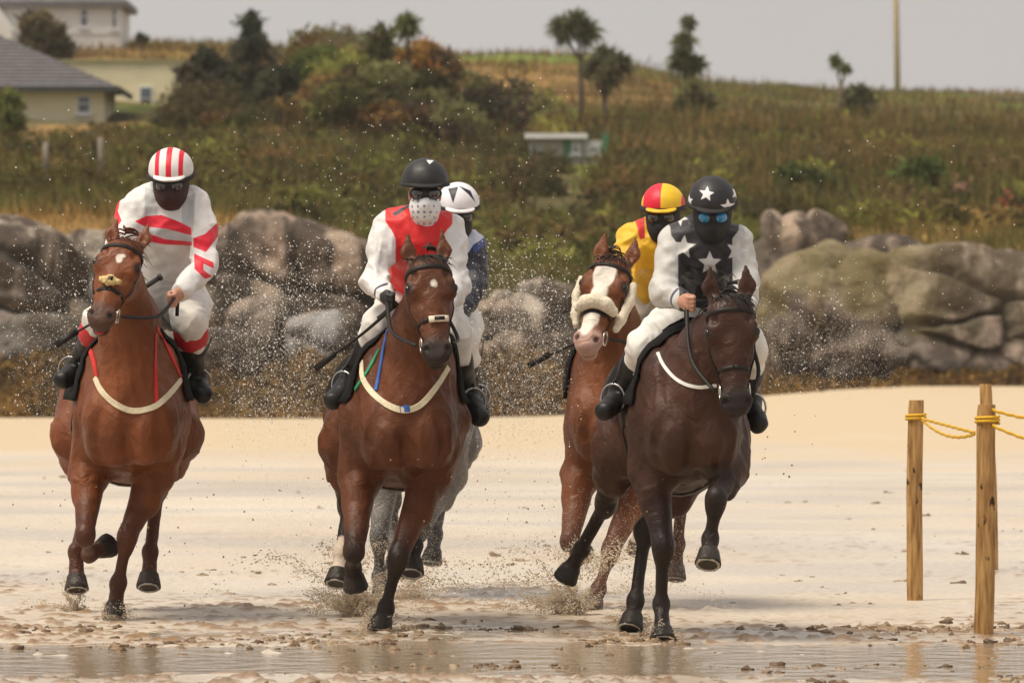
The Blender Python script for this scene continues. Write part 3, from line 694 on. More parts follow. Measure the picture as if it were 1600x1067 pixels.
# --- rocks
bm = bmesh.new(); bmesh.ops.create_icosphere(bm, subdivisions=6, radius=1); bm.verts.ensure_lookup_table()
ICO6 = (np.array([v.co[:] for v in bm.verts]), np.array([[v.index for v in f.verts] for f in bm.faces])); bm.free()
bm = bmesh.new(); bmesh.ops.create_icosphere(bm, subdivisions=5, radius=1); bm.verts.ensure_lookup_table()
ICO5 = (np.array([v.co[:] for v in bm.verts]), np.array([[v.index for v in f.verts] for f in bm.faces])); bm.free()
def rock_mat():
    m, nt, b = newmat('granite'); N = nt.nodes; L = nt.links
    t = N.new('ShaderNodeTexCoord')
    def noise(sc, det=6, s=(1, 1, 1)):
        mp = N.new('ShaderNodeMapping'); mp.inputs['Scale'].default_value = s; L.new(t.outputs['Object'], mp.inputs['Vector'])
        n = N.new('ShaderNodeTexNoise'); n.inputs['Scale'].default_value = sc; n.inputs['Detail'].default_value = det; L.new(mp.outputs[0], n.inputs['Vector']); return n.outputs['Fac']
    def mixc(f, a, bcol):
        x = N.new('ShaderNodeMix'); x.data_type = 'RGBA'; L.new(f, x.inputs[0])
        if isinstance(a, tuple): x.inputs[6].default_value = (*a, 1)
        else: L.new(a, x.inputs[6])
        x.inputs[7].default_value = (*bcol, 1); return x.outputs[2]
    def step(x, a, b_):
        r = N.new('ShaderNodeMapRange'); r.interpolation_type = 'SMOOTHSTEP'; r.inputs['From Min'].default_value = a; r.inputs['From Max'].default_value = b_; L.new(x, r.inputs['Value']); return r.outputs[0]
    a = N.new('ShaderNodeAttribute'); a.attribute_name = 'col'
    c = mixc(step(noise(.55), .42, .62), a.outputs['Color'], (.30, .225, .18))
    c = mixc(step(noise(1.0, 8, (1, 1, .4)), .47, .63), c, (.075, .060, .050))
    c = mixc(step(noise(1.1, 6, (1.5, 1.5, .16)), .47, .60), c, (.080, .060, .046))
    at2 = N.new('ShaderNodeAttribute'); at2.attribute_name = 'tide_shade'
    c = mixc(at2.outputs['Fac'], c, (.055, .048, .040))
    at3 = N.new('ShaderNodeAttribute'); at3.attribute_name = 'algae'
    c = mixc(at3.outputs['Fac'], c, (.25, .20, .075))
    L.new(c, b.inputs['Base Color']); b.inputs['Roughness'].default_value = .85; b.inputs['Specular IOR Level'].default_value = .2
    bp = N.new('ShaderNodeBump'); bp.inputs['Distance'].default_value = .30; L.new(noise(1.8, 9), bp.inputs['Height']); L.new(bp.outputs[0], b.inputs['Normal'])
    return m
M_ROCK = rock_mat()
def rock(px0, px1, py0, py1, Y, label, seed, col=(.34, .30, .27), dep=1.0, big=False, p=3.2, tide_shade=.35, algae=0., cuts=7, crack=.5, name='boulder', rough=1., slope=0.):
    D, Fi = ICO6 if big else ICO5; q = np.random.default_rng(seed); a = at(px0, py1, Y); b = at(px1, py0, Y)
    c = (a+b)/2; hw, hh_ = (b[0]-a[0])/2*1.22, (b[2]-a[2])/2*1.10; hd = max(hw*.7, hh_)*dep
    r = (np.abs(D)**p).sum(1)**(-1/p)
    for _ in range(cuts):
        n = q.normal(size=3)*np.array((1, 1, .75)); n[1] -= .6; n /= np.linalg.norm(n); dd = D @ n; lim = q.uniform(.62, .98)
        r = np.where(dd > .05, -smin(-r, -r, 0), r); r = np.where(dd > .15, smin(r, lim/np.maximum(dd, .15), .025), r)
    V = D*r[:, None]*np.array((hw, hd, hh_))
    s = .55
    n1 = fbm(V[:, 0]*s+seed, V[:, 1]*s, V[:, 2]*s*1.3, 5); V = V+D*(n1*.62*rough*min(1.2, hh_*.6))[:, None]; n3 = fbm(V[:, 0]*1.9+seed, V[:, 1]*1.9, V[:, 2]*2.6, 4); V = V+D*((.20*n3-.10*np.abs(n3))*(.35+.65*rough))[:, None]
    # joints: the rock parts into blocks, each standing a little proud or sunk, with dark seams between
    cell = q.uniform(.9, 1.25)*np.array((1.25, 1.2, .85))*(2.1 if big else 1.4); ns_ = int(np.clip(10*hw*hh_*hd/(cell.prod()*2.2)+6, 8, 90))
    sd = q.normal(size=(ns_, 3)); sd = sd/np.linalg.norm(sd, axis=1)[:, None]*np.array((hw, hd, hh_))*q.uniform(.72, 1.0, (ns_, 1)); off = q.normal(size=ns_)*.16
    Wp = V+.22*np.stack([fbm(V[:, 0]*.8+31, V[:, 1]*.8, V[:, 2]*.8, 3), fbm(V[:, 0]*.8, V[:, 1]*.8+7, V[:, 2]*.8, 3), fbm(V[:, 0]*.8, V[:, 1]*.8, V[:, 2]*.8+19, 3)], 1)*1.6
    dd = np.sqrt((((Wp[:, None, :]-sd[None])/cell)**2).sum(2)); order = np.argpartition(dd, 1, axis=1)[:, :2]; f12 = np.take_along_axis(dd, order, 1)
    sw = f12[:, 0] > f12[:, 1]; f1 = np.where(sw, f12[:, 1], f12[:, 0]); f2 = np.where(sw, f12[:, 0], f12[:, 1]); cid = np.where(sw, order[:, 1], order[:, 0])
    gap = (f2-f1)/np.maximum(f1+f2, .1); seam = np.exp(-(gap/.055)**2)
    V = V+D*((off[cid]*np.clip(gap/.12, 0, 1)-.30*seam)*crack*1.5)[:, None]
    cv = vnoise(V[:, 0]*.75+seed*3.1+.6*n1, V[:, 1]*.5, V[:, 2]*.16); vc = np.exp(-(cv/.020)**2); V = V-D*(.42*crack*vc)[:, None]; gap = np.minimum(gap, .25*(1-vc)+.02)
    V[:, 2] -= slope*np.maximum(V[:, 0]+hw*.3, 0)
    V = V+c+np.array((0, hd*.45, 0))
    z = V[:, 2]; td = np.maximum(np.clip((a[2]+(b[2]-a[2])*tide_shade-z+1.3*n1)/.8, 0, 1)*.8, np.exp(-(gap/.09)**2)*.75)  # dark tidal band, enlarged to paint shade into the lower half, plus dark seams
    al = np.clip((z-(a[2]+(b[2]-a[2])*.60)+2.6*fbm(V[:, 0]*1.5, V[:, 1]*1.5, V[:, 2]*.16, 3)+.1)/.6, 0, 1)*algae*np.clip((c[0]+hw*.15-V[:, 0])/1.2, .25, 1)
    cc = np.tile(np.array(col), (len(V), 1))*(1+.9*off[cid])[:, None]
    o = mesh_np(name, V, Fi, M_ROCK, None, True, attrs=dict(tide_shade=td, algae=al), colors=cc)
    # real origin at the rock's foot
    org = Vector((c[0], Y+hd*.45, a[2])); o.data.transform(Matrix.Translation(-org)); o.location = org
    return tag(o, label, 'rock', 'granite outcrops along the shore')
GY, PK, LT = (.29, .245, .195), (.31, .235, .175), (.39, .335, .275)
S_ = dict(rough=.55, cuts=4, crack=.45)
rock(-130, 122, 360, 612, 162, 'large smooth grey boulder at the left edge', 1, LT, big=True, tide_shade=.38, p=2.7, **S_)
rock(92, 222, 368, 600, 163.5, 'upright grey boulder just left of the horse with small white star', 2, LT, big=True, tide_shade=.35, p=3., **S_)
rock(205, 352, 362, 590, 166, 'grey rock mass behind the rider in striped cap', 3, GY, tide_shade=.4, **S_)
rock(318, 606, 346, 640, 161.5, 'broad brown slab sloping down towards the rider in red and white', 5, PK, big=True, tide_shade=.45, p=3.4, slope=.22, rough=.7, cuts=4, crack=.85)
rock(-90, 185, 498, 622, 156.5, 'dark low rock under the large smooth boulder', 6, (.17, .152, .135), tide_shade=.5, **S_)
rock(150, 420, 515, 622, 156.5, 'low dark rock under the chest of the horse with small white star', 7, (.18, .158, .138), tide_shade=.5, **S_)
rock(365, 500, 478, 600, 157, 'broken dark rock below the broad brown slab', 8, (.20, .16, .13), tide_shade=.6, rough=.7, cuts=4, crack=.6)
rock(455, 600, 500, 612, 156, 'rounded blue grey rock left of the rider in red and white', 12, (.23, .222, .222), tide_shade=.3, **S_)
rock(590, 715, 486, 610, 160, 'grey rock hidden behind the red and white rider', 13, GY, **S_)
rock(690, 812, 470, 580, 160, 'pinkish rock right of the navy rider', 14, PK, tide_shade=.3, **S_)
rock(775, 920, 455, 570, 163, 'pale grey rock left of the sheepskin noseband', 15, LT, tide_shade=.25, **S_)
rock(745, 885, 520, 592, 157, 'low pinkish rock above the seaweed between the riders', 16, PK, tide_shade=.35, **S_)
rock(890, 1010, 470, 590, 166, 'grey rock behind the yellow rider', 17, GY, tide_shade=.3, **S_)
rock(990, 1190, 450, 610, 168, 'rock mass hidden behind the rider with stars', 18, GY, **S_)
rock(1166, 1320, 362, 560, 175, 'pinkish upright rock behind the big right boulder', 19, PK, tide_shade=.15, rough=.8, cuts=5, crack=.6)
rock(1280, 1440, 374, 500, 178, 'pale pink rock rising over the big right boulder', 20, PK, tide_shade=.1, rough=.7, cuts=4)
rock(1212, 1700, 394, 640, 163, 'big domed boulder with yellow green algae at right', 33, (.27, .222, .178), big=True, algae=.45, tide_shade=.40, p=2.7, rough=.55, cuts=2, crack=.6)
# --- seaweed
def weed_bank(px0, px1, top, bot, Y, label, seed, n=1800, zbase=0.):
    a = at(px0, bot, Y); b = at(px1, top, Y); nx, ny = 150, 26; hgt = b[2]-max(a[2], zbase); dp = 4.5
    u = np.linspace(0, 1, nx); v = np.linspace(0, 1, ny); Ug, Vg = np.meshgrid(u, v); X = a[0]+(b[0]-a[0])*Ug; Yg = Y+dp*Vg
    prof = np.minimum(1, Vg*2.6)**.8*np.clip(np.minimum(Ug, 1-Ug)*9, 0, 1)**.5
    Z = zbase-.05+hgt*prof*(.78+.9*fbm(X*.55+seed, Yg*.6, 0*X, 4))+.10*fbm(X*3, Yg*3, 0*X, 2)*prof
    P = np.stack([X, Yg, Z], -1).reshape(-1, 3); ii = (np.arange(ny-1)[:, None]*nx+np.arange(nx-1)[None]).ravel(); Fq = np.stack([ii, ii+1, ii+nx+1, ii+nx], 1)
    lv = Leaves(); Q = np.concatenate([P[Fq[:, [0, 1, 2]]].reshape(-1, 3)]); f = np.arange(len(Q)).reshape(-1, 3); Q2 = P[Fq[:, [0, 2, 3]]].reshape(-1, 3)
    Q = np.concatenate([Q, Q2]); f = np.arange(len(Q)).reshape(-1, 3); nn = fbm(Q[:, 0]*.8, Q[:, 1]*.8, Q[:, 2]*.8, 3)[:, None]
    lv.add(Q, f, np.clip(np.where(nn > .05, np.array((.17, .095, .028)), np.array((.085, .05, .022)))*(1+.5*nn), .01, 1))
    k = npr.integers(0, len(P), n*3); C = P[k]+npr.normal(size=(n*3, 3))*np.array((.1, .1, .04)); 
    cc = np.array([(.20, .11, .03), (.12, .065, .022), (.26, .16, .05), (.07, .045, .02)])[npr.integers(0, 4, n*3)]
    lv.add(*leaf_cloud(C, .20, .09, np.clip(cc*(1+.3*npr.normal(size=(n*3, 1))), .005, 1), droop=.4))
    o = lv.build('seaweed'); tag(o, label, kind='stuff')
weed_bank(-80, 545, 558, 662, 150.5, 'brown seaweed bank under the left rocks', 1, 2600)
weed_bank(500, 900, 556, 668, 151, 'brown seaweed bank between the two groups of riders', 2, 2000)
zb = float(beach_z(np.array([6.]), np.array([158.]))[0])
weed_bank(1180, 1420, 586, 606, 158, 'thin line of brown wrack in front of the big right boulder', 3, 700, zb-.05)
weed_bank(1390, 1700, 545, 598, 159.5, 'rusty brown seaweed at the foot of the right edge rock', 4, 900, zb)

# --- the damp sea air between the camera and the hill
hz = MB(); hz.box((0, 355, 13.0), (1420, 800, 32)); hm = bpy.data.materials.new('sea_air'); hm.use_nodes = True; hn = hm.node_tree.nodes; hn.clear()
ho_ = hn.new('ShaderNodeOutputMaterial'); hv = hn.new('ShaderNodeVolumePrincipled'); hv.inputs['Color'].default_value = (1.0, .95, .86, 1); hv.inputs['Density'].default_value = .00014; hv.inputs['Anisotropy'].default_value = .1
hm.node_tree.links.new(hv.outputs[0], ho_.inputs['Volume']); tag(hz.build('haze', hm, None, None, False), kind='stuff')
# ------------------------------------------------------------------ horses
M_LEATHER = mat('black_leather', (.014, .011, .010), .5, .3, 60, .0006, 200, spec=.25)
M_LEATHER_BR = mat('brown_leather', (.05, .026, .016), .45, .3, 60, .0006, 200)
M_EYE = mat('horse_eye', (.008, .005, .004), .08, .05)
M_METAL = mat('bit_metal', (.62, .58, .5), .25, .1, metal=1.0)
M_SHOE = mat('worn_shoe', (.42, .40, .37), .45, .3, 60, metal=.6)
M_CLOTH_BLACK = mat('saddle_cloth_black', (.010, .010, .011), .9, .2, 80, .001, 400, spec=.15)

def frame_from(U, Lhint):
    U = nrm(U); L = nrm(Lhint-U*(U @ Lhint)); N = nrm(np.cross(U, L))
    if N[1] > 0: N = -N
    return U, N, L

def horse(sp):
    Y0 = sp['Y']; J = lambda q: at(q[0], q[1], Y0+q[2])
    B = Body(); k_ = .05
    xc = at(sp['chest'], 0, Y0-.1)[0]; xb = at(sp['barrel'], 0, Y0+.55)[0]; xh = at(sp['hip'], 0, Y0+1.25)[0]
    wf, wh = sp.get('wf', .29), sp.get('wh', .36); dz = sp.get('dz', 0.)
    X = np.array((1., 0, 0)); Zv = np.array((0, 0, 1.))
    # trunk
    B.ell((xc, Y0+.02, 1.15+dz), (wf*.84, .42, .34), k=.02)
    B.ell((xb, Y0+.55, 1.08+dz), (sp.get('wb', .33)*.90, .78, .37), k=.12)
    B.ell(((xb+xh)/2, Y0+.95, 1.20+dz), (.27, .5, .27), k=.1)
    B.ell((xh, Y0+1.22, 1.20+dz), (.25, .42, .27), k=.1)
    B.cap((xc, Y0+.05, 1.45+dz), ((xc+xb)/2, Y0+.45, 1.46+dz), .10, .13, k=.14)
    for s in (-1, 1):
        B.ell((xc+s*wf*.66, Y0+.0, 1.16+dz), (wf*.36, .25, .33), k=.06)                      # shoulder
        B.ell((xc+s*wf*.58, Y0-.25, 1.05+dz), (wf*.36, .15, .2), k=.04)                      # point of the shoulder
        B.ell((xc+s*.090, Y0-.29, 1.01+dz), (.105, .14, .17), k=.032)                          # breast muscle
        B.ell((xh+s*(wh-.19), Y0+1.2, 1.04+dz), (.15, .30, .27), k=.08)                     # haunch
    B.ell((xc, Y0-.02, .95+dz), (.12, .3, .12), k=.07)
    folds = []
    # neck
    poll = J(sp['poll']); muz = J(sp['muzzle'])
    nb = np.array((xc, Y0+.02, 1.28+dz)); nr = sp.get('neck_r', .155)
    nm = nb*.5+poll*.5+np.array((0, .06, -.05))
    nd = nrm(poll-nb); U, N, L = frame_from(muz-poll, np.array((math.cos(sp['yaw']), math.sin(sp['yaw']), sp.get('roll', 0.))))
    hl = np.linalg.norm(muz-poll)/.60*sp.get('hs', 1.0)      # head scale
    hw = sp.get('hw', 1.36)
    H = lambda u, n, l: poll+hl*(u*U+n*N+hw*l*L)
    up = nrm(np.cross(X, nd)); up = up if up[2] > 0 else -up
    thr = H(.10, -.16, 0)
    B.cap(nb, nm, nr*1.2, nr*.92, k=.12, ax=up, sc=1.4)
    B.cap(nm, thr, nr*.92, .108*hl, k=.06, ax=up, sc=1.3)
    B.cap((xc, Y0-.2, 1.1+dz), nm+np.array((0, -.06, -.1)), .15, .10, k=.14)                  # windpipe line into the breast
    # folds between the muscles of breast, shoulder and neck
    zc_ = dz
    B.cap((xc, Y0-.455, 1.10+zc_), (xc, Y0-.40, .84+zc_), .020, .018, .05, None, 1, 1)
    for s in (-1, 1):
        B.cap((xc+s*.13, Y0-.45, 1.19+zc_), (xc+s*.20, Y0-.385, .98+zc_), .012, .016, .045, None, 1, 1)
        B.cap((xc+s*.20, Y0-.385, .98+zc_), (xc+s*.155, Y0-.34, .83+zc_), .016, .012, .045, None, 1, 1)
    # head
    R3 = np.array((U, N, L))
    e = lambda u, n, l, r, k=.03, op=0: B.ell(H(u, n, l), np.array(r)*hl*np.array((1, 1, hw)), R3, k*hl, op)
    c = lambda a, b, ra, rb, k=.03, ax=None, sc=1., op=0: B.cap(H(*a), H(*b), ra*hl, rb*hl, k*hl, L, sc*hw, op)
    e(.07, -.06, 0, (.11, .095, .082))
    c((.06, -.035, 0), (.28, -.035, 0), .078, .062, .04, L, 1.12)
    c((.22, -.02, 0), (.50, -.018, 0), .052, .038, .03, L, 1.05)
    c((.24, -.085, 0), (.50, -.065, 0), .062, .045, .05, L, .85)
    for s in (-1, 1):
        e(.175, -.008, s*.074, (.055, .045, .034), .03)
        e(.125, .005, s*.05, (.05, .03, .03), .04)
        e(.205, -.13, s*.052, (.125, .098, .03), .045)
        c((.26, -.055, s*.066), (.40, -.05, s*.045), .012, .006, .03)         # facial crest
        e(.528, -.016, s*.038, (.045, .040, .026), .022)
        e(.170, .006, s*.100, (.028, .020, .012), .012, 1)                 # eye socket
        e(.542, .014, s*.043, (.023, .022, .014), .008, 1)                     # nostril
        c((.26, .028, s*.060), (.44, .022, s*.046), .016, .010, .035, None, 1., 1)   # hollow beside the nasal bone
        e(.10, .028, s*.066, (.028, .016, .014), .02, 1)                      # hollow over the eye
        c((.30, .012, s*.050), (.40, -.02, s*.054), .004, .004, .012)       # vein
        c((.40, -.02, s*.054), (.45, -.05, s*.052), .004, .003, .012)
        e(.15, .012, s*.088, (.038, .012, .010), .012)                        # eyelid
        # ears
        eb = H(-.005, -.055, s*.055); em = H(-.085, -.045, s*(.073+sp.get('ear', 0))); et = H(-.20, -.02, s*(.068+sp.get('ear', 0)))
        B.cap(eb, em, .031*hl, .041*hl, .02, N, .56); B.cap(em, et, .041*hl, .005*hl, .01, N, .5)
        B.cap(H(-.055, -.018, s*.07), H(-.150, -.003, s*(.072+sp.get('ear', 0))), .027*hl, .005*hl, .008, None, 1, 1)
    e(.535, -.045, 0, (.07, .062, .052), .03)
    e(.575, -.035, 0, (.042, .05, .046), .025)
    e(.565, -.105, 0, (.045, .034, .036), .02)
    e(.60, -.078, 0, (.06, .007, .06), .012, 1)
    # legs
    hoofs = []
    for lg in sp['legs']:
        P = [J(q) for q in lg['p']]; s = lg['s']; fs = lg.get('k', 1.)
        if lg['t'] == 'F':
            sh, el, kn, fe, ho = P
            B.cap(sh, el, .128, .108, k=.07)
            B.cap(el, kn, .094*fs, .047*fs, k=.06)
            mid = el*.72+kn*.28; B.ell(mid+np.array((s*.02, -.012, 0)), (.064*fs, .08, .13), k=.04)
            B.ell(kn, (.052*fs, .055, .066), k=.03)
            d = nrm(fe-kn)
            B.ell(kn+d*.055, (.041*fs, .044, .05), k=.03)
            B.cap(kn, fe, .034*fs, .029*fs, k=.03)
            bk = kn+np.array((0, .03, 0)); B.cap(bk+d*.06, fe+np.array((0, .03, 0)), .021, .022, k=.02)
        else:
            hp, st, hk, fe, ho = P
            hp = hp*np.array((0, 1, 1))+np.array((hp[0]*.75+xh*.25, 0, -.04)); B.cap(hp, st, .185, .135, k=.08)
            B.cap(st, hk, .125*fs, .050*fs, k=.07)
            B.ell(st*.62+hk*.38, (.10*fs, .12, .15), k=.05)
            B.ell(hk, (.056*fs, .072, .075), k=.035)
            B.cap(hk+np.array((0, .05, .05)), hk+np.array((0, .03, -.06)), .03, .025, k=.03)
            B.cap(hk, fe, .036*fs, .031*fs, k=.03)
            d = nrm(fe-hk); B.cap(hk+d*.08+np.array((0, .03, 0)), fe+np.array((0, .03, 0)), .02, .022, k=.02)
        B.ell(fe, (.044, .048, .048), k=.025)
        hv = ho-fe; Lh = np.linalg.norm(hv); hd = hv/Lh; hh = min(.085, Lh*.6)
        B.cap(fe, ho-hd*hh*.9, .033, .042, k=.025)
        B.cone(ho-hd*hh, ho, .050, .069, k=.016)
        hoofs.append((ho-hd*hh, hd))
    V, Fc = B.surface(sp.get('h', .0098))
    # low relief: sinew and muscle bands under a thin coat
    rel = fbm(V[:, 0]*9+sp['seed'], V[:, 1]*5, V[:, 2]*6, 3); rel2 = 1-2*np.abs(vnoise(V[:, 0]*16, V[:, 1]*9+3*sp['seed'], V[:, 2]*7+V[:, 0]*9))
    Vn = np.zeros_like(V); fn = np.cross(V[Fc[:, 2]]-V[Fc[:, 0]], V[Fc[:, 3]]-V[Fc[:, 1]])
    for i in range(4): np.add.at(Vn, Fc[:, i], fn)
    Vn /= np.linalg.norm(Vn, axis=1)[:, None]+1e-12
    V = V+Vn*(np.where((V[:, 2] > .75) & (V[:, 1] > Y0-.45), 1., .25)*(.024*rel+.016*np.maximum(rel2-.55, 0)))[:, None]
    # masks read from the body's own form
    noi = fbm(V[:, 0]*14, V[:, 1]*14, V[:, 2]*14, 3)
    points = np.full(len(V), 9.)
    for lg in sp['legs']:
        P = [J(q) for q in lg['p']]; a, b = P[2], P[1]; ab = nrm(b-a); t = (V-a) @ ab; Lm = np.linalg.norm(b-a)
        near = np.linalg.norm(V-a-np.clip(t, 0, Lm)[:, None]*ab, axis=1) < .135
        points = np.minimum(points, np.where(near, t-sp.get('pup', .10), 9.))
        for (a, b) in ((P[2], P[3]), (P[3], P[4])):
            ab = b-a; t = np.clip(((V-a) @ ab)/(ab @ ab), 0, 1); dd = np.linalg.norm(V-a-t[:, None]*ab, axis=1)
            points = np.minimum(points, np.where((dd < .085) & (np.linalg.norm(V-P[2], axis=1) > .10), -.3, 9.))
    points = points+.10*noi
    hoof = np.full(len(V), 9.); cor = np.full(len(V), 9.)
    for (q, hd) in hoofs:
        t = (V-q) @ hd; rr = np.linalg.norm(V-q-t[:, None]*hd, axis=1)
        hoof = np.minimum(hoof, np.where((rr < .085) & (t < .12), -t, 9.))
    Lc = np.stack([(V-poll) @ U, (V-poll) @ N, (V-poll) @ L/hw], 1)/hl
    onhead = (np.abs(Lc[:, 2]) < .16) & (Lc[:, 0] > -.05) & (Lc[:, 0] < .7) & (np.abs(Lc[:, 1]) < .25)
    n2 = fbm(V[:, 0]*30, V[:, 1]*30, V[:, 2]*30, 2)
    muzz = np.where(onhead & (Lc[:, 1] > -.155), (.47-Lc[:, 0])+.03*n2, 9.)
    nost = np.full(len(V), 9.); eyer = np.full(len(V), 9.)
    for s in (-1, 1):
        nost = np.minimum(nost, np.linalg.norm((Lc-np.array((.540, .008, s*.040)))/np.array((1, 1, .75)), axis=1)-.019)
        eyer = np.minimum(eyer, np.linalg.norm(Lc-np.array((.172, .006, s*.096)), axis=1)-.040)
    attrs = dict(points=points, hoof=hoof, muzz=muzz, nost=nost, eyer=eyer)
    blz = np.full(len(V), 9.)
    for (u, l, ru, rl) in sp.get('white', []):
        blz = np.minimum(blz, np.where(onhead & (Lc[:, 1] > -.1), (np.hypot((Lc[:, 0]-u)/ru, (Lc[:, 2]-l)/rl)-1)*min(ru, rl), 9.))
    attrs['blaze'] = blz+.012*n2
    sock = np.full(len(V), 9.)
    for i in sp.get('socks', []):
        P = [J(q) for q in sp['legs'][i]['p']]; a, b = P[3]*1.1-P[4]*.1, P[4]
        ab = b-a; t = np.clip(((V-a) @ ab)/(ab @ ab), 0, 1); dd = np.linalg.norm(V-a-t[:, None]*ab, axis=1)
        sock = np.minimum(sock, dd-.075)
    attrs['sock'] = sock
    sp1 = vnoise(V[:, 0]*95, V[:, 1]*95, V[:, 2]*95); sp2 = fbm(V[:, 0]*5+9, V[:, 1]*5, V[:, 2]*5, 3)
    attrs['mud'] = np.clip(.40-sp1-.35*sp2+.30*np.clip(V[:, 2]-.15, 0, 1.2), -.05, 1)+.02
    mcoat = mat('coat_'+sp['id'], sp['col'], sp.get('rough', .50), .30, 3.2, .0022, 60, layers=[
        ('points', sp['pcol'], .16), ('muzz', sp['mcol'], .05), ('eyer', sp['ecol'], .012), ('blaze', (.72, .66, .58), .006),
        ('sock', (.62, .52, .42), .012), ('mud', (.34, .25, .16), .05), ('nost', sp.get('ncol', (.012, .008, .007)), .009), ('hoof', sp.get('hcol', (.03, .024, .02)), .006)], spec=.26, mulnoise=(13., .012), rvar=.12)
    base = (at(sp['chest'], 0, Y0)[0], Y0+.4, 0.)
    root = empty('horse', base, sp['label'], 'horse', 'racing horses')
    mesh_np('body', V, Fc, mcoat, root, attrs=attrs, origin=base)
    bv = bvh_of(V, Fc)
    # eyes
    for s in (-1, 1):
        E = Body(); E.ell(H(.172, .004, s*.094), np.array((.026, .022, .020))*hl, R3)
        v, f = E.surface(.004); mesh_np('eye', v, f, M_EYE, root, origin=base)
    for (q, hd), lg in zip(hoofs, sp['legs']):      # light shoe under each hoof
        ho = J(lg['p'][4]); x1 = nrm(np.cross(hd, (0, 1., .01))); x2 = np.cross(hd, x1)
        mb = MB(); mb.torus(ho-hd*.002, x1, x2, .055, .055, .008, 18, 5); mb.build('horseshoe', M_SHOE, root, base)
    # forelock, mane, tail
    mh = mat('hair_'+sp['id'], sp['hair'], .55, .25, 60)
    r_ = random.Random(sp['seed'])
    def strands(name, roots, n, length, rad, dirf, seg=5):
        mb = MB()
        for i in range(n):
            p = roots(r_.random()); d, droop = dirf(r_); pts = [p]; ll = length*r_.uniform(.6, 1.15)
            for j in range(seg):
                d = nrm(d+droop*(j+1)/seg+np.array((r_.gauss(0, .12), r_.gauss(0, .12), r_.gauss(0, .08)))); p = p+d*ll/seg; pts.append(p)
            mb.tube(pts, [rad*(1-.85*j/seg) for j in range(seg+1)], 3, cap=False)
        mb.build(name, mh, root, base)
    wind = sp.get('wind', .35)
    strands('forelock', lambda t: H(-.035+.05*r_.random(), -.01-.05*r_.random(), r_.gauss(0, .026)), 330, .11*hl, .0042,
            lambda q: (nrm(-U*.25+N*.55+L*(q.gauss(0, .55)+wind*.5)), U*1.1+L*wind+N*.2))
    crest = lambda t: (lambda a: a+up*(.135*(1-t)*1.6+.10*t*1.2))(nb*(1-t)+poll*t)
    strands('mane', crest, 90, .16, .007, lambda q: (nrm(up*.3+X*q.gauss(.2, .6)), np.array((wind*.6, .5, -.8))))
    tb = np.array((xh, Y0+1.6, 1.32+dz))
    strands('tail', lambda t: tb+np.array((r_.gauss(0, .03), r_.gauss(0, .03), r_.gauss(0, .03))), 80, .75, .009,
            lambda q: (nrm(np.array((q.gauss(0, .15), 1, .1))), np.array((0, .2, -.8))), 6)
    # straps laid on the body's surface
    def proj(path, n=8, off=.003):
        pts = []; nn = []
        for q in smooth_path([np.array(p, float) for p in path], n):
            tgt = at(q[0], q[1], 40.); o = Vector((0, 0, CAMZ)); d = (Vector(tgt)-o).normalized()
            hit, no, _, _ = bv.ray_cast(o, d)
            if hit is None: continue
            if len(pts) and (hit-Vector(pts[-1])).length > .35: continue
            pts.append(np.array(hit)+np.array(no)*off); nn.append(np.array(no))
        if len(pts) > 4:       # even out small jumps in depth
            A = np.array(pts); Nn = np.array(nn)
            for _ in range(2): A[1:-1] = (A[:-2]+2*A[1:-1]+A[2:])/4; Nn[1:-1] = (Nn[:-2]+2*Nn[1:-1]+Nn[2:])/4
            pts = list(A); nn = list(Nn)
        return pts, nn
    def ring(u, a, b, ln, ll, w, m, nm, par, t=.004, u2=None, arc=(0, 2*math.pi), steps=36):
        """a strap round the head at u, found by casting on to the head"""
        pts = []; nn = []
        for i in range(steps+1):
            th = arc[0]+(arc[1]-arc[0])*i/steps
            dirv = math.cos(th)*N+math.sin(th)*L; uu = u+(u2-u)*(.5-.5*math.cos(th)) if u2 is not None else u
            o = H(uu, -.07, 0)+dirv*.35; hit, no, _, _ = bv.ray_cast(Vector(o), Vector(-dirv), .5)
            if hit is None: continue
            if (np.array(hit)-H(uu, -.07, 0)) @ dirv > .22*hl: continue
            pts.append(np.array(hit)+np.array(no)*.002); nn.append(dirv)
        if len(pts) > 3:
            A = np.array(pts)
            for _ in range(2): A[1:-1] = (A[:-2]+2*A[1:-1]+A[2:])/4
            mb = MB(); mb.ribbon(list(A), nn, w, t); mb.build(nm, m, par, base)
    ml = sp.get('leather', M_LEATHER)
    br = link(bpy.data.objects.new('bridle', None), root)
    bo = np.array(base)
    def onto(u, n, l):
        p = H(u, n, l); hit, no, _, _ = bv.find_nearest(Vector(p)); return np.array(hit)+np.array(no)*.004, np.array(no)
    ring(.055, 0, 0, 0, 0, .026*hl, ml, 'browband', br, arc=(-1.75, 1.75), u2=.10)
    ring(.36, 0, 0, 0, 0, .024*hl, ml, 'noseband', br, u2=.38)
    for s in (-1, 1):
        pts, nn = zip(*[onto(.055+.41*i/14, -.06-.02*i/14, s*(.115-.045*i/14)) for i in range(15)])
        mb = MB(); mb.ribbon(list(pts), list(nn), .02*hl, .004); mb.build('cheekpiece', ml, br, base)
        q, no = onto(.475, -.075, s*.06); q = q+no*.012
        mb = MB(); mb.torus(q, U, N, .04*hl, .04*hl, .0055*hl); mb.build('bit_ring', M_METAL, br, base)
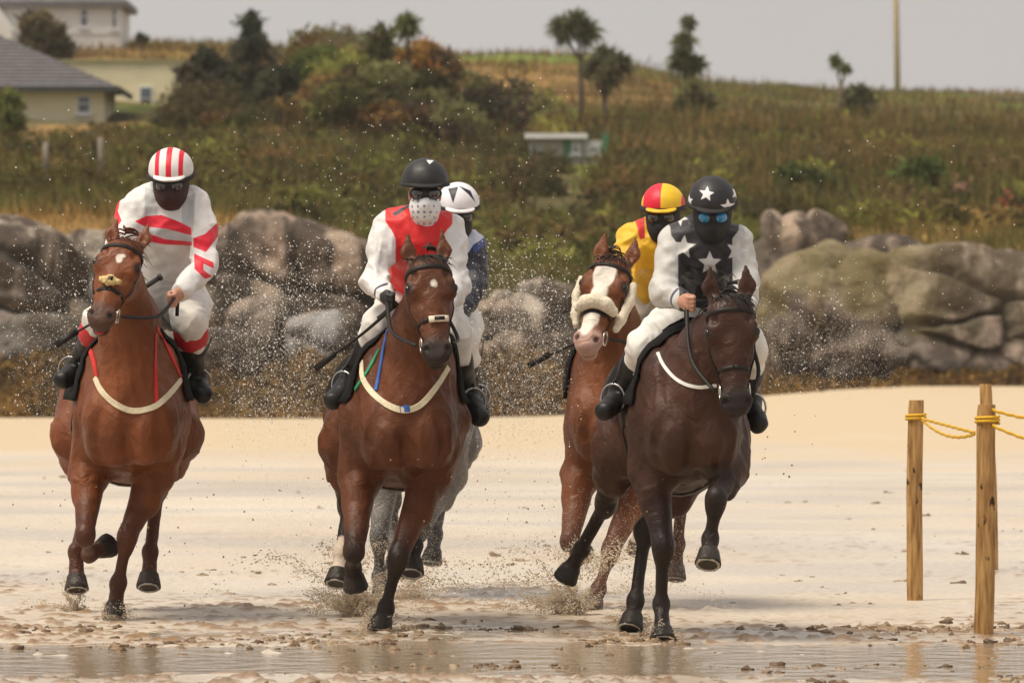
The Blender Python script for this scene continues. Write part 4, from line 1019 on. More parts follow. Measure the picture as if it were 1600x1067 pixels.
    # saddle cloth, saddle and girth wrapped round the barrel
    def wrap(name, m, ya, yb, a0, a1, off, nu=26, nv=9, shape=None, par=root, flare=0.):
        V_ = []; F_ = []
        for j in range(nv+1):
            y = Y0+ya+(yb-ya)*j/nv; t = (y-Y0)/.55; xx = xc+(xb-xc)*min(max(t, 0), 1)
            for i in range(nu+1):
                th = a0+(a1-a0)*i/nu
                yy = y+(shape(th) if shape else 0)
                d = np.array((math.sin(th), 0, math.cos(th))); o = np.array((xx, yy, 1.16+dz))
                hit, no, _, _ = bv.ray_cast(Vector(o+d*.62), Vector(-d), .62)
                r = .30 if hit is None else (np.array(hit)-o) @ d
                V_.append(o+d*(r+off+flare*j/nv*abs(math.sin(th))))
        V_ = np.array(V_); n0 = len(V_)
        Vi = V_.copy().reshape(nv+1, nu+1, 3)
        cen = np.array((xb, 0, 1.16+dz)); ii = V_-cen; ii[:, 1] = 0; ii /= np.linalg.norm(ii, axis=1)[:, None]
        allv = np.concatenate([V_, V_-ii*.008])
        W = nu+1
        for j in range(nv):
            for i in range(nu):
                a = j*W+i; F_.append((a, a+1, a+W+1, a+W)); b = a+n0; F_.append((b, b+W, b+W+1, b+1))
        edge = [j*W for j in range(nv+1)]+[nv*W+i for i in range(1, W)]+[j*W+nu for j in range(nv-1, -1, -1)]+[i for i in range(nu-1, 0, -1)]
        for i in range(len(edge)):
            a, b = edge[i], edge[(i+1) % len(edge)]; F_.append((a, b, b+n0, a+n0))
        return mesh_np(name, allv, F_, m, par, origin=base)
    wrap('saddle_cloth', sp.get('cloth', M_CLOTH_BLACK), sp.get('cy0', -.10), .80, -1.5, 1.5, .020, flare=.05)
    sd = wrap('saddle', M_LEATHER, .22, .66, -1.25, 1.25, .034, shape=lambda th: -.10*math.cos(th*1.5))
    wrap('girth', M_LEATHER, .30, .38, 1.2, 2*math.pi-1.2, .008, nv=2, par=root)
    # breastplate and other straps given along the horse's front
    for nm, path, w, m in sp.get('straps', []):
        pts, nn = proj(path)
        if len(pts) > 3:
            mb = MB(); mb.ribbon(pts, nn, w*1.25, .005); mb.build(nm, m, root, base, False)
    out = dict(root=root, base=base, bv=bv, J=J, H=H, U=U, N=N, L=L, hl=hl, Y0=Y0, xc=xc, xb=xb, proj=proj, br=br,
               bit=[H(.475, -.075, s*.075) for s in (-1, 1)], R3=R3, onto=onto)
    return out
def fleece(name, pts, rad, m, parent, base, h=.0075, amp=.0035):
    B = Body(); B.chain(pts, [rad]*len(pts) if np.isscalar(rad) else rad, k=.02)
    v, f = B.surface(h)
    n = fbm(v[:, 0]*70, v[:, 1]*70, v[:, 2]*70, 2); c = np.mean(pts, 0)
    v = v+(v-c)/np.linalg.norm(v-c, axis=1)[:, None]*(n*amp*2)[:, None]
    return mesh_np(name, v, f, m, parent, origin=base)

BAY = dict(pcol=(.018, .011, .009), ecol=(.03, .014, .009), hair=(.014, .010, .009))
WB = mat('cream_webbing', (.70, .62, .44), .7, .12, 60)
RED = mat('red_strap', (.55, .02, .015), .6, .1)
BLUE = mat('blue_strap', (.03, .12, .42), .6, .1)
GREEN = mat('green_strap', (.02, .22, .10), .6, .1)
WHITE_STRAP = mat('white_strap', (.75, .73, .70), .6, .1)
M_FLEECE = mat('cream_sheepskin', (.72, .64, .50), .95, .15, 60, .004, 120)

HORSES = {}
HORSES[1] = dict(id='chestnut', seed=1, pup=.16, Y=41.2, chest=206, barrel=203, hip=197, wf=.272, wh=.345, wb=.34, label='bright chestnut horse with a small white star, galloping at the far left',
    col=(.165, .050, .017), pcol=(.075, .024, .012), mcol=(.075, .035, .024), ecol=(.05, .018, .01), hair=(.13, .042, .016), hcol=(.035, .026, .022),
    poll=(194, 380, -.62), muzzle=(154, 503, -.92), yaw=-.12, roll=-.12, hs=1.02, neck_r=.15, wind=.8,
    white=[(.145, .005, .028, .014), (.125, .018, .012, .014)],
    legs=[dict(t='F', s=-1, p=[(152, 650, 0), (140, 738, .06), (133, 836, -.30), (140, 866, .02), (172, 851, .13)]),
          dict(t='F', s=1, p=[(262, 650, 0), (240, 742, .08), (199, 838, -.08), (185, 910, .0), (177, 966, -.08)]),
          dict(t='H', s=-1, p=[(130, 600, 1.25), (118, 680, .92), (140, 765, 1.25), (119, 862, 1.0), (120, 922, .92)]),
          dict(t='H', s=1, p=[(265, 600, 1.25), (278, 680, .92), (247, 762, 1.28), (235, 862, 1.05), (232, 918, .96)])],
    straps=[('breastplate', [(149, 590), (160, 612), (185, 634), (210, 642), (240, 636), (262, 618), (284, 590), (296, 560)], .026, WB),
            ('red_strap', [(243, 520), (242, 560), (243, 600), (245, 632)], .018, RED),
            ('red_strap', [(244, 512), (262, 545), (280, 585), (292, 612)], .018, RED),
            ('red_strap', [(152, 590), (146, 560), (140, 545)], .022, RED)])
HORSES[2] = dict(id='bay', seed=2, Y=40.0, chest=636, barrel=622, hip=607, wf=.265, wh=.325, wb=.34, label='mid brown bay horse with black lower legs, second from the left',
    col=(.105, .034, .014), **{**BAY, 'hair': (.022, .013, .010)}, mcol=(.028, .018, .015),
    poll=(669, 408, -.60), muzzle=(685, 562, -.84), yaw=.14, roll=.06, hs=1.0, neck_r=.155, wind=.3, socks=[2],
    white=[(.16, .012, .022, .012)],
    legs=[dict(t='F', s=-1, p=[(565, 650, 0), (563, 748, .06), (553, 862, -.30), (552, 885, .04), (556, 918, .10)]),
          dict(t='F', s=1, p=[(695, 660, 0), (668, 748, .05), (622, 872, -.16), (603, 950, -.1), (592, 985, -.12)]),
          dict(t='H', s=-1, p=[(560, 600, 1.25), (540, 690, .95), (545, 790, 1.25), (533, 862, 1.0), (526, 912, .92)]),
          dict(t='H', s=1, p=[(665, 600, 1.25), (672, 690, .95), (652, 790, 1.3), (648, 852, 1.1), (643, 896, 1.02)])],
    straps=[('breastplate', [(566, 566), (568, 592), (590, 622), (625, 640), (655, 634), (680, 606), (700, 574)], .026, WB),
            ('blue_strap', [(606, 516), (600, 545), (594, 580), (588, 610)], .018, BLUE),
            ('blue_strap', [(625, 640), (640, 638)], .028, BLUE),
            ('green_strap', [(594, 545), (575, 580), (556, 608)], .018, GREEN)])
HORSES[3] = dict(id='blaze_chestnut', seed=3, Y=42.8, chest=968, barrel=985, hip=1000, wf=.29, wh=.34, label='chestnut horse with broad white blaze and sheepskin noseband, half hidden behind the dark brown horse',
    col=(.155, .052, .020), pcol=(.10, .040, .022), mcol=(.40, .25, .20), ncol=(.07, .03, .025), ecol=(.06, .022, .012), hair=(.05, .022, .014), hcol=(.10, .07, .05),
    poll=(955, 408, -.55), muzzle=(914, 540, -.82), yaw=-.34, roll=-.16, hs=1.03, neck_r=.145, wind=.2, socks=[2], h=.0105,
    white=[(.13, .0, .085, .052), (.26, .0, .12, .036), (.40, -.01, .12, .036)],
    legs=[dict(t='F', s=-1, p=[(925, 650, 0), (908, 742, .05), (890, 846, -.26), (902, 872, .02), (912, 862, .12)]),
          dict(t='F', s=1, p=[(1010, 650, 0), (1002, 752, .05), (955, 858, -.2), (935, 920, -.3), (922, 955, -.38)]),
          dict(t='H', s=-1, p=[(950, 600, 1.2), (965, 690, .95), (985, 780, 1.25), (1000, 825, 1.3), (996, 862, 1.38)]),
          dict(t='H', s=1, p=[(1060, 600, 1.2), (1072, 690, .95), (1068, 770, 1.25), (1058, 850, 1.1), (1054, 905, 1.05)])],
    straps=[])
HORSES[4] = dict(id='dark_bay', seed=4, pup=.20, Y=38.7, chest=1080, barrel=1058, hip=1034, wf=.258, wh=.31, wb=.32, label='dark brown horse with black legs nearest to the camera, front hoof lifted',
    col=(.050, .020, .012), **BAY, mcol=(.022, .015, .014),
    poll=(1141, 470, -.62), muzzle=(1152, 645, -.72), yaw=.04, roll=.02, hs=1.0, neck_r=.16, wind=.5,
    legs=[dict(t='F', s=-1, p=[(1022, 660, 0), (1020, 736, .03), (1036, 852, -.12), (1033, 944, -.06), (1036, 1003, -.2)]),
          dict(t='F', s=1, p=[(1130, 670, 0), (1136, 728, -.1), (1119, 778, -.45), (1110, 842, -.38), (1106, 882, -.46)]),
          dict(t='H', s=-1, p=[(985, 610, 1.15), (968, 700, .8), (948, 784, 1.2), (908, 858, 1.45), (882, 906, 1.5)]),
          dict(t='H', s=1, p=[(1080, 620, 1.15), (1085, 720, .8), (1008, 830, 1.1), (993, 938, 1.0), (984, 982, .92)])],
    straps=[('breastplate', [(1028, 552), (1040, 575), (1062, 596), (1090, 605), (1120, 602)], .014, WHITE_STRAP)])
HORSES[5] = dict(id='grey', seed=5, Y=44.6, chest=655, barrel=660, hip=665, wf=.28, wh=.33, label='dappled grey horse almost hidden behind the mid brown bay horse',
    col=(.20, .185, .175), pcol=(.075, .07, .07), mcol=(.06, .055, .055), ecol=(.06, .055, .05), hair=(.12, .115, .11), h=.0115,
    poll=(672, 400, -.55), muzzle=(664, 548, -.85), yaw=0., hs=1.08, neck_r=.15,
    legs=[dict(t='F', s=-1, p=[(612, 650, 0), (603, 738, .05), (592, 838, -.15), (593, 900, -.1), (597, 938, -.15)]),
          dict(t='F', s=1, p=[(702, 650, 0), (700, 742, .05), (662, 820, -.25), (640, 868, -.2), (632, 905, -.2)]),
          dict(t='H', s=-1, p=[(615, 600, 1.2), (605, 690, .9), (612, 780, 1.2), (615, 850, 1.1), (618, 890, 1.05)]),
          dict(t='H', s=1, p=[(705, 600, 1.2), (712, 690, .9), (692, 768, 1.2), (680, 835, 1.05), (674, 880, 1.0)])],
    straps=[])
HO = {}
for i in HORSES: HO[i] = horse(HORSES[i])
h3 = HO[3]
hh = h3['H']
fleece('sheepskin_noseband', [hh(.335, .0, -.075), hh(.315, .035, -.045), hh(.305, .05, 0), hh(.315, .035, .045), hh(.335, .0, .075)], [.030, .037, .040, .037, .030], M_FLEECE, h3['br'], h3['base'])
for s in (-1, 1):
    fleece('sheepskin_cheekpiece', [hh(.12, -.045, s*.115), hh(.22, -.06, s*.118), hh(.34, -.075, s*.10), hh(.40, -.085, s*.088)], [.021, .026, .026, .020], M_FLEECE, h3['br'], h3['base'])
h1 = HO[1]; hh = h1['H']
p, n = h1['onto'](.315, .05, 0)
f = fleece('fleece_noseband_pad', [p+n*.008-h1['L']*.045, p+n*.012, p+n*.008+h1['L']*.045], [.016, .024, .016], mat('yellow_fleece', (.62, .48, .22), .95, .3, 60, .004, 120), h1['br'], h1['base'], h=.006, amp=.008)
mb = MB(); mb.ribbon([p+n*.034-h1['U']*.012, p+n*.034, p+n*.034+h1['U']*.012], [n]*3, .034, .006); mb.build('noseband_badge', M_LEATHER, h1['br'], h1['base'])
E = Body(); E.ell(hh(.588, -.088, .0), np.array((.03, .013, .028))*h1['hl'], h1['R3']); v, f = E.surface(.004); mesh_np('tongue', v, f, mat('tongue', (.42, .04, .04), .4), h1['root'], origin=h1['base'])
h2 = HO[2]; p, n = h2['onto'](.37, .05, 0.02)
mb = MB(); mb.ribbon([p+n*.004-h2['L']*.05, p+n*.008-h2['L']*.02, p+n*.008+h2['L']*.02, p+n*.004+h2['L']*.05], [n]*4, .034, .012); mb.build('noseband_pad', M_FLEECE, h2['br'], h2['base'])
mb = MB(); mb.ribbon([p+n*.018-h2['L']*.026, p+n*.020, p+n*.018+h2['L']*.026], [n]*3, .022, .005); mb.build('noseband_strap', M_LEATHER, h2['br'], h2['base'])
# ------------------------------------------------------------------ riders
def poly_sd(x, y, poly):
    """signed distance (negative inside) to a polygon"""
    d = np.full(len(x), 1e9); ins = np.zeros(len(x), bool); n = len(poly)
    for i in range(n):
        ax_, ay = poly[i]; bx, by = poly[(i+1) % n]; ex, ey = bx-ax_, by-ay
        wx, wy = x-ax_, y-ay; t = np.clip((wx*ex+wy*ey)/(ex*ex+ey*ey+1e-9), 0, 1)
        d = np.minimum(d, np.hypot(wx-t*ex, wy-t*ey))
        cnd = (ay > y) != (by > y)
        xx = ax_+(y-ay)/(by-ay+1e-12)*ex
        ins ^= cnd & (x < xx)
    return np.where(ins, -d, d)
def star(cx, cy, r, rot=0., sq=1.):
    return [(cx+sq*(r if i % 2 == 0 else r*.42)*math.sin(rot+math.pi*i/5), cy-(r if i % 2 == 0 else r*.42)*math.cos(rot+math.pi*i/5)) for i in range(10)]
def polys(V, lst, front=None):
    x, y = to_px(V); d = np.full(len(V), 50.)
    for p in lst: d = np.minimum(d, poly_sd(x, y, p))
    if front is not None: d = np.where(front, d, 50.)
    return d
SKIN = mat('skin', (.52, .27, .19), .5, .1, 40)
M_BOOT = mat('boot_leather', (.010, .009, .009), .42, .3, 30, .002, 60, spec=.3)
M_BREECH = mat('white_breeches', (.72, .70, .66), .75, .10, 12, .004, 18)
M_BLACKCLOTH = mat('black_cloth', (.012, .011, .012), .75, .2, 60, .001, 200)
M_LENS = mat('dark_lens', (.030, .024, .022), .06, .3, 12, coat=1.)
M_LENS_BLUE = mat('blue_mirror_lens', (.01, .20, .42), .08, .4, 20, coat=1.)
M_STIRRUP = mat('stirrup_metal', (.45, .45, .45), .3, .1, metal=1.)

def wrinkle(amp, sx=22, st=.6):
    """soft creases: warped ridges, only worked out near the surface"""
    f = sx*.42
    def post(D, ax):
        I = np.argwhere(np.abs(D) < .03); x, y, z = ax[0][I[:, 0]], ax[1][I[:, 1]], ax[2][I[:, 2]]
        w = vnoise(x*5, y*5, z*5)*2.2
        r1 = 1-4*np.abs(vnoise(x*f+w, y*f*.8+w, z*f*.55-w)); r2 = 1-4*np.abs(vnoise(x*f*.6-w+7, y*f*.8, z*f*1.35+w+3)); r3 = vnoise(x*f*2.3, y*f*2.3, z*f*2.3+w)
        D = D.copy(); D[I[:, 0], I[:, 1], I[:, 2]] -= np.maximum(amp*(np.maximum(r1, -.4)*.8+np.maximum(r2, -.4)*.7+.8*r3), -.0035).astype(np.float32)
        return D
    return post

def jockey(sp):
    Y0 = sp['Y']; J = lambda q: at(q[0], q[1], Y0+q[2])
    h = sp.get('h', .0072); g = sp.get('sc', 1.0)
    hc = J(sp['head']); yw, pt, rl = sp.get('hyaw', 0.), sp.get('hpitch', .15), sp.get('hroll', 0.)
    fw = np.array((math.sin(yw)*math.cos(pt), -math.cos(yw)*math.cos(pt), -math.sin(pt)))
    rt = nrm(np.cross(fw, (math.sin(rl), 0, math.cos(rl)))); upv = np.cross(rt, fw)
    if rt[0] < 0: rt = -rt
    R3 = np.array((rt, fw, upv)); hp = lambda r, f, u: hc+g*(r*rt+f*fw+u*upv)
    pel, wai, che = J(sp['pelvis']), J(sp['waist']), J(sp['chest'])
    S = [J(q) for q in sp['sh']]; E = [J(q) for q in sp['el']]; W = [J(q) for q in sp['wr']]
    K = [J(q) for q in sp['kn']]; A = [J(q) for q in sp['an']]; T = [J(q) for q in sp['toe']]
    Hj = [pel+np.array((s*.11, -.02, -.03)) for s in (-1, 1)]
    X = np.array((1., 0, 0))
    base = (float(pel[0]), float(Y0+.35), 1.2)
    root = empty('person', base, sp['label'], 'person', 'jockeys riding in the race')
    def torso(B):
        B.cap(pel, wai, .135, .125, .03, X, 1.18); B.cap(wai, che, .115, .128, .05, X, 1.2)
        B.cap(S[0]*.86+S[1]*.14, S[1]*.86+S[0]*.14, .074, .074, .07)
        B.cap(che, (S[0]+S[1])/2+np.array((0, .02, .02)), .125, .09, .07, X, 1.22)
    def arm(B, i, end=1.0, rr=1.0):
        B.cap(S[i], E[i], .056*rr, .048*rr, .05); B.ell(S[i]*.6+E[i]*.4, (.054*rr, .058*rr, .09), k=.04)
        w = E[i]+(W[i]-E[i])*end; B.cap(E[i], w, .055*rr, .052*rr+(.034-.052)*end*1.0, .03)
    def thigh(B, i): B.cap(Hj[i], K[i], .108, .078, .06)
    def shin(B, i, t0, t1):
        a = K[i]+(A[i]-K[i])*t0; b = K[i]+(A[i]-K[i])*t1
        B.cap(a, b, .072-.026*t0, .072-.026*t1, .03); 
        if t1 > .5: B.ell(K[i]*.62+A[i]*.38+np.array((0, .03, 0)), (.056, .062, .1), k=.04)
    def foot(B, i):
        d = nrm(T[i]-A[i]); hl_ = A[i]-d*.05+np.array((0, .02, -.035))
        B.cap(A[i], A[i]+(hl_-A[i])*.8, .046, .04, .03); B.cap(A[i]+np.array((0, 0, -.02)), T[i], .046, .034, .03, np.array((0, 0, 1.)), .85)
        B.cap(hl_, T[i]+np.array((0, .0, -.012)), .032, .03, .02)
    def hand(B, i):
        a = nrm(W[i]-E[i]); inn = np.array((1. if i == 0 else -1., 0, 0)); v = nrm(np.cross(a, np.cross(inn, a)))   # towards the neck
        w = nrm(np.cross(a, v)); w = w if w[2] > 0 else -w                                                         # knuckle row, top up
        c0 = W[i]+a*.05
        B.cap(W[i]-a*.02, W[i]+a*.03, .029, .030, .02); B.ell(c0, (.046, .024, .044), np.array((a, v, w)), .02)
        for f in range(4):
            o = (1.5-f)*.0205; ln = (.9, 1., .95, .8)[f]
            k1 = c0+a*.042+w*o-v*.008; k2 = k1+a*.022*ln+v*.022; k3 = k2-a*.030*ln+v*.016
            B.cap(c0+a*.02+w*o-v*.004, k1, .0115, .0115, .008); B.cap(k1, k2, .0112, .0105, .004); B.cap(k2, k3, .0105, .009, .003)
        t0 = c0+w*.034+v*.004; t1 = t0+a*.03+v*.022; B.cap(c0+w*.02, t0+a*.01, .014, .013, .012); B.cap(t0+a*.01, t1, .0125, .010, .006)
    # one continuous body
    B = Body(); torso(B)
    B.cap(che*.3+((S[0]+S[1])/2)*.7, hp(0, -.03, -.07), .065, .055, .05)
    B.ell(hp(0, -.015, .035), np.array((.076, .096, .092))*g, R3, .03); B.ell(hp(0, .03, -.045), np.array((.060, .068, .075))*g, R3, .03)
    B.ell(hp(0, .058, -.095), np.array((.03, .028, .022))*g, R3, .03)
    B.cap(hp(0, .094, .0), hp(0, .112, -.034), .010*g, .016*g, .012)
    for s in (-1, 1):
        B.ell(hp(s*.031, .099, .006), np.array((.017, .013, .011))*g, R3, .01, 1)
        B.ell(hp(s*.077, -.01, -.02), np.array((.010, .022, .034))*g, R3, .01)
    B.ell(hp(0, .092, -.062), np.array((.026, .014, .0075))*g, R3, .008)
    for i in (0, 1): arm(B, i); hand(B, i); thigh(B, i); shin(B, i, 0, 1); foot(B, i)
    V, Fc = B.surface(h)
    glove = np.full(len(V), 1.)
    for i in sp.get('gloves', []): glove = np.minimum(glove, np.linalg.norm(V-(W[i]+nrm(W[i]-E[i])*.05), axis=1)-.10)
    mesh_np('body', V, Fc, mat('skin_'+sp['id'], (.50, .25, .17), .5, .1, 40, layers=[('glove', (.012, .012, .013), .004)]), root, attrs=dict(glove=glove), origin=base)
    # jersey
    B = Body(); torso(B); At = Body(); torso(At); Ar = Body()
    for i in (0, 1): arm(B, i, .93, 1.08); arm(Ar, i, .93, 1.08)
    V, Fc = B.surface(h, .007, wrinkle(.0125, 28))
    front = V[:, 1] < max(S[0][1], S[1][1])+.25
    attrs = {}; ly = []
    dA, dT = Ar.eval(V), At.eval(V)
    if 'vest' in sp:
        xs = (V[:, 0]-(S[0][0]+S[1][0])/2); hw = abs(S[1][0]-S[0][0])/2
        attrs['vest'] = np.where(dA < dT-.002, np.abs(xs)-hw*sp.get('vestw', .80), np.minimum(np.abs(xs)-hw*sp.get('vestw', .80), dT-dA)); ly.append(('vest', sp['vest'], .003))
    for j, (colr, lst) in enumerate(sp.get('jersey_marks', [])):
        attrs['m%d' % j] = polys(V, lst, front); ly.append(('m%d' % j, colr, .7))
    cuff = np.full(len(V), 1.)
    for i in (0, 1):
        dcu = np.abs((V-(E[i]+(W[i]-E[i])*.86)) @ nrm(W[i]-E[i]))-.010; cuff = np.minimum(cuff, np.where((dA < .02) & (np.linalg.norm(V-W[i], axis=1) < .14), dcu, 1.))
    if 'cuff' in sp: attrs['cuff'] = cuff; ly.append(('cuff', sp['cuff'], .003))
    mesh_np('jersey', V, Fc, mat('silks_'+sp['id'], sp['jersey'], .55, .06, 14, .004, 26, layers=ly, sheen=.15), root, attrs=attrs, origin=base)
    # breeches
    B = Body(); B.cap(pel, pel*.55+wai*.45, .142, .138, .03, X, 1.18)
    for i in (0, 1): thigh(B, i); shin(B, i, 0, .34)
    V, Fc = B.surface(h, .012, wrinkle(.011, 24)); mesh_np('breeches', V, Fc, sp.get('breech', M_BREECH), root, origin=base)
    for i in (0, 1):
        B = Body(); shin(B, i, sp.get('boot_top', .30), 1.0); foot(B, i)
        V, Fc = B.surface(h, .012, wrinkle(.004, 30)); bt = mesh_np('boot', V, Fc, M_BOOT, root, origin=base)
        if 'bootband' in sp:
            B = Body(); shin(B, i, sp.get('boot_top', .30)-.05, sp.get('boot_top', .30)+.02); V, Fc = B.surface(h, .030); mesh_np('boot_cuff', V, Fc, sp['bootband'], bt, origin=base)
        # stirrup iron and leather
        c = A[i]*.45+T[i]*.55+np.array((0, 0, .015)); ft = nrm(T[i]-A[i]); sd = nrm(np.cross(ft, (0, 0, 1.)))
        st = link(bpy.data.objects.new('stirrup', None), HO[sp['horse']]['root']); hb = HO[sp['horse']]['base']
        mb = MB(); mb.torus(c, sd, np.array((0, 0, 1.)), .068, .075, .006, 18, 5); mb.build('stirrup_iron', M_STIRRUP, st, hb)
        top = np.array((pel[0]+(.24 if i else -.24), Y0+.38, 1.52)); c2 = c+np.array((0, 0, .075))
        mb = MB(); mb.ribbon([top, (top+c2)/2, c2], [np.array((1. if i else -1., 0, .2))]*3, .022, .004); mb.build('stirrup_leather', M_LEATHER, st, hb)
    # helmet
    B = Body(); B.ell(hp(0, -.012, .056), np.array((.121, .142, .118))*g, R3)
    pl = hp(0, 0, .034); pn = -upv*.995-fw*.02; pn = nrm(pn)
    def clip(D, ax):
        pd = (ax[0][:, None, None]-pl[0])*pn[0]+(ax[1][None, :, None]-pl[1])*pn[1]+(ax[2][None, None, :]-pl[2])*pn[2]
        return -smin(-D, -pd.astype(np.float32), .012)
    V, Fc = B.surface(.006, 0, lambda D, ax: clip(wrinkle(.0016, 26)(D, ax), ax))
    Lc = np.stack([(V-hc) @ rt, (V-hc) @ fw, (V-hc) @ upv], 1)/g
    attrs = {}; ly = []
    if 'cap_fn' in sp:
        for j, (colr, fnn) in enumerate(sp['cap_fn']): attrs['c%d' % j] = fnn(Lc); ly.append(('c%d' % j, colr, .0015))
    for j, (colr, lst) in enumerate(sp.get('cap_marks', [])): attrs['k%d' % j] = polys(V, lst, Lc[:, 1] > -.06); ly.append(('k%d' % j, colr, .6))
    he = mesh_np('helmet', V, Fc, mat('cap_'+sp['id'], sp['cap'], .5, .06, 25, .0008, 60, layers=ly), root, attrs=attrs, origin=base)
    B = Body(); B.ell(hp(0, .105, .050), np.array((.088, .050, .012))*g, np.array((rt, nrm(fw-upv*.25), nrm(upv+fw*.25)))); V, Fc = B.surface(.005)
    mesh_np('peak', V, Fc, sp.get('peak', M_BLACKCLOTH), he, origin=base)
    mb = MB(); n = 40
    pts = [hp(.125*math.sin(2*math.pi*i/n), -.012+.146*math.cos(2*math.pi*i/n), sp.get('strap_u', .044)) for i in range(n+1)]
    mb.ribbon(pts, [nrm(p-hc) for p in pts], .022, .004); mb.build('goggle_strap', sp.get('strap', M_BLACKCLOTH), he, base)
    # goggles: frame and two lenses
    B = Body(); B.ell(hp(0, .083, .000), np.array((.086, .044, .042))*g, R3); V, Fc = B.surface(.005)
    go = mesh_np('goggles', V, Fc, M_BLACKCLOTH, root, origin=base)
    for s in (-1, 1):
        B = Body(); B.ell(hp(s*.038, .104, .002), np.array((.035, .027, .029))*g, R3); V, Fc = B.surface(.005)
        mesh_np('lens', V, Fc, sp.get('lens', M_LENS), go, origin=base)
    # face covering
    if 'mask' in sp:
        B = Body(); B.ell(hp(0, .042, -.062), np.array((.074, .078, .062))*g, R3); B.ell(hp(0, .055, -.105), np.array((.05, .05, .04))*g, R3, k=.05); B.cap(hp(0, -.02, -.10), hp(0, -.05, -.16), .066*g, .07*g, .05); B.cap(hp(0, .10, -.03), hp(0, .113, -.05), .014*g, .019*g, .03)
        if sp.get('hood'): B.ell(hp(0, -.01, -.02), np.array((.094, .105, .105))*g, R3, k=.03)
        V, Fc = B.surface(.006, .004, wrinkle(.002, 40))
        mesh_np('face_mask', V, Fc, sp['mask'], root, origin=base)
    return dict(root=root, base=base, W=W, E=E, S=S, hc=hc, hand=[W[i]+nrm(W[i]-E[i])*.055 for i in (0, 1)])

WHITE = (.70, .685, .675); REDC = (.70, .008, .035)
NAVY = (.007, .008, .022)
def mk_gaiter():
    m, nt, b = newmat('patterned_gaiter'); N = nt.nodes; L = nt.links
    t = N.new('ShaderNodeTexCoord'); v = N.new('ShaderNodeTexVoronoi'); v.inputs['Scale'].default_value = 34; v.inputs['Randomness'].default_value = .25
    L.new(t.outputs['Object'], v.inputs['Vector']); r = N.new('ShaderNodeValToRGB')
    r.color_ramp.elements[0].position = .28; r.color_ramp.elements[0].color = (.28, .28, .34, 1); r.color_ramp.elements[1].position = .36; r.color_ramp.elements[1].color = (.78, .78, .80, 1)
    L.new(v.outputs['Distance'], r.inputs['Fac']); L.new(r.outputs[0], b.inputs['Base Color']); b.inputs['Roughness'].default_value = .8
    return m
JK = {}
JK[1] = dict(id='striped', Y=41.2, label='jockey in white silks with red hoops and red and white striped cap', 
    head=(267, 282, .06), hpitch=.30, hyaw=-.05, pelvis=(264, 470, .62), waist=(262, 405, .36), chest=(262, 352, .17),
    sh=[(212, 318, .14), (310, 322, .14)], el=[(190, 380, -.02), (320, 414, .0)], wr=[(203, 455, -.22), (282, 456, -.24)],
    kn=[(160, 500, .10), (297, 500, .10)], an=[(122, 572, .40), (303, 588, .36)], toe=[(98, 592, .24), (318, 614, .22)], boot_top=.26, bootband=mat('red_boot_cuff', (.5, .01, .02), .5),
    jersey=WHITE, cap=WHITE, cap_fn=[(REDC, lambda q: np.minimum(np.abs(q[:, 0])-.015, np.abs(np.abs(q[:, 0])-.064)-.012))],
    peak=mat('white_peak', (.74, .72, .72), .5), mask=mat('dark_red_mask', (.035, .008, .008), .7, .5, 30), hood=True, strap=M_BLACKCLOTH, strap_u=.03,
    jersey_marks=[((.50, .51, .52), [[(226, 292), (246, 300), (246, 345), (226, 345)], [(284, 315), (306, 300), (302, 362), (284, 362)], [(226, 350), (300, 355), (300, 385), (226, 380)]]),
        (REDC, [[(210, 346), (228, 338), (252, 336), (274, 344), (299, 356), (299, 368), (262, 358), (226, 354)], [(224, 362), (258, 374), (300, 378), (300, 384), (256, 382), (224, 376)],
                [(302, 372), (320, 366), (342, 346), (342, 368), (322, 394), (302, 386)], [(303, 396), (320, 404), (334, 410), (334, 420), (318, 412), (318, 422), (332, 432), (320, 436), (304, 420)],
                [(172, 322), (188, 312), (184, 330), (190, 345), (180, 360), (172, 345)]])])
JK[2] = dict(id='red_vest', Y=40.0, label='jockey in red and white silks, black cap and white patterned face covering', 
    head=(664, 300, .02), hpitch=.12, hyaw=.05, pelvis=(655, 478, .60), waist=(655, 420, .36), chest=(655, 372, .17),
    sh=[(606, 356, .14), (703, 358, .14)], el=[(586, 440, .0), (711, 450, .0)], wr=[(602, 462, -.24), (694, 478, -.24)],
    kn=[(598, 505, .10), (706, 520, .12)], an=[(553, 585, .38), (728, 612, .40)], toe=[(521, 624, .22), (750, 650, .24)], boot_top=.52, gloves=[0, 1],
    jersey=WHITE, vest=(.68, .010, .012), vestw=.74, cap=(.014, .013, .015), cuff=(.02, .02, .05), cap_marks=[((.75, .74, .75), [[(666, 250), (678, 251), (671, 257)]])], mask=mk_gaiter(),
    jersey_marks=[((.02, .015, .03), [[(612, 334), (640, 318), (643, 321), (618, 338)]])])
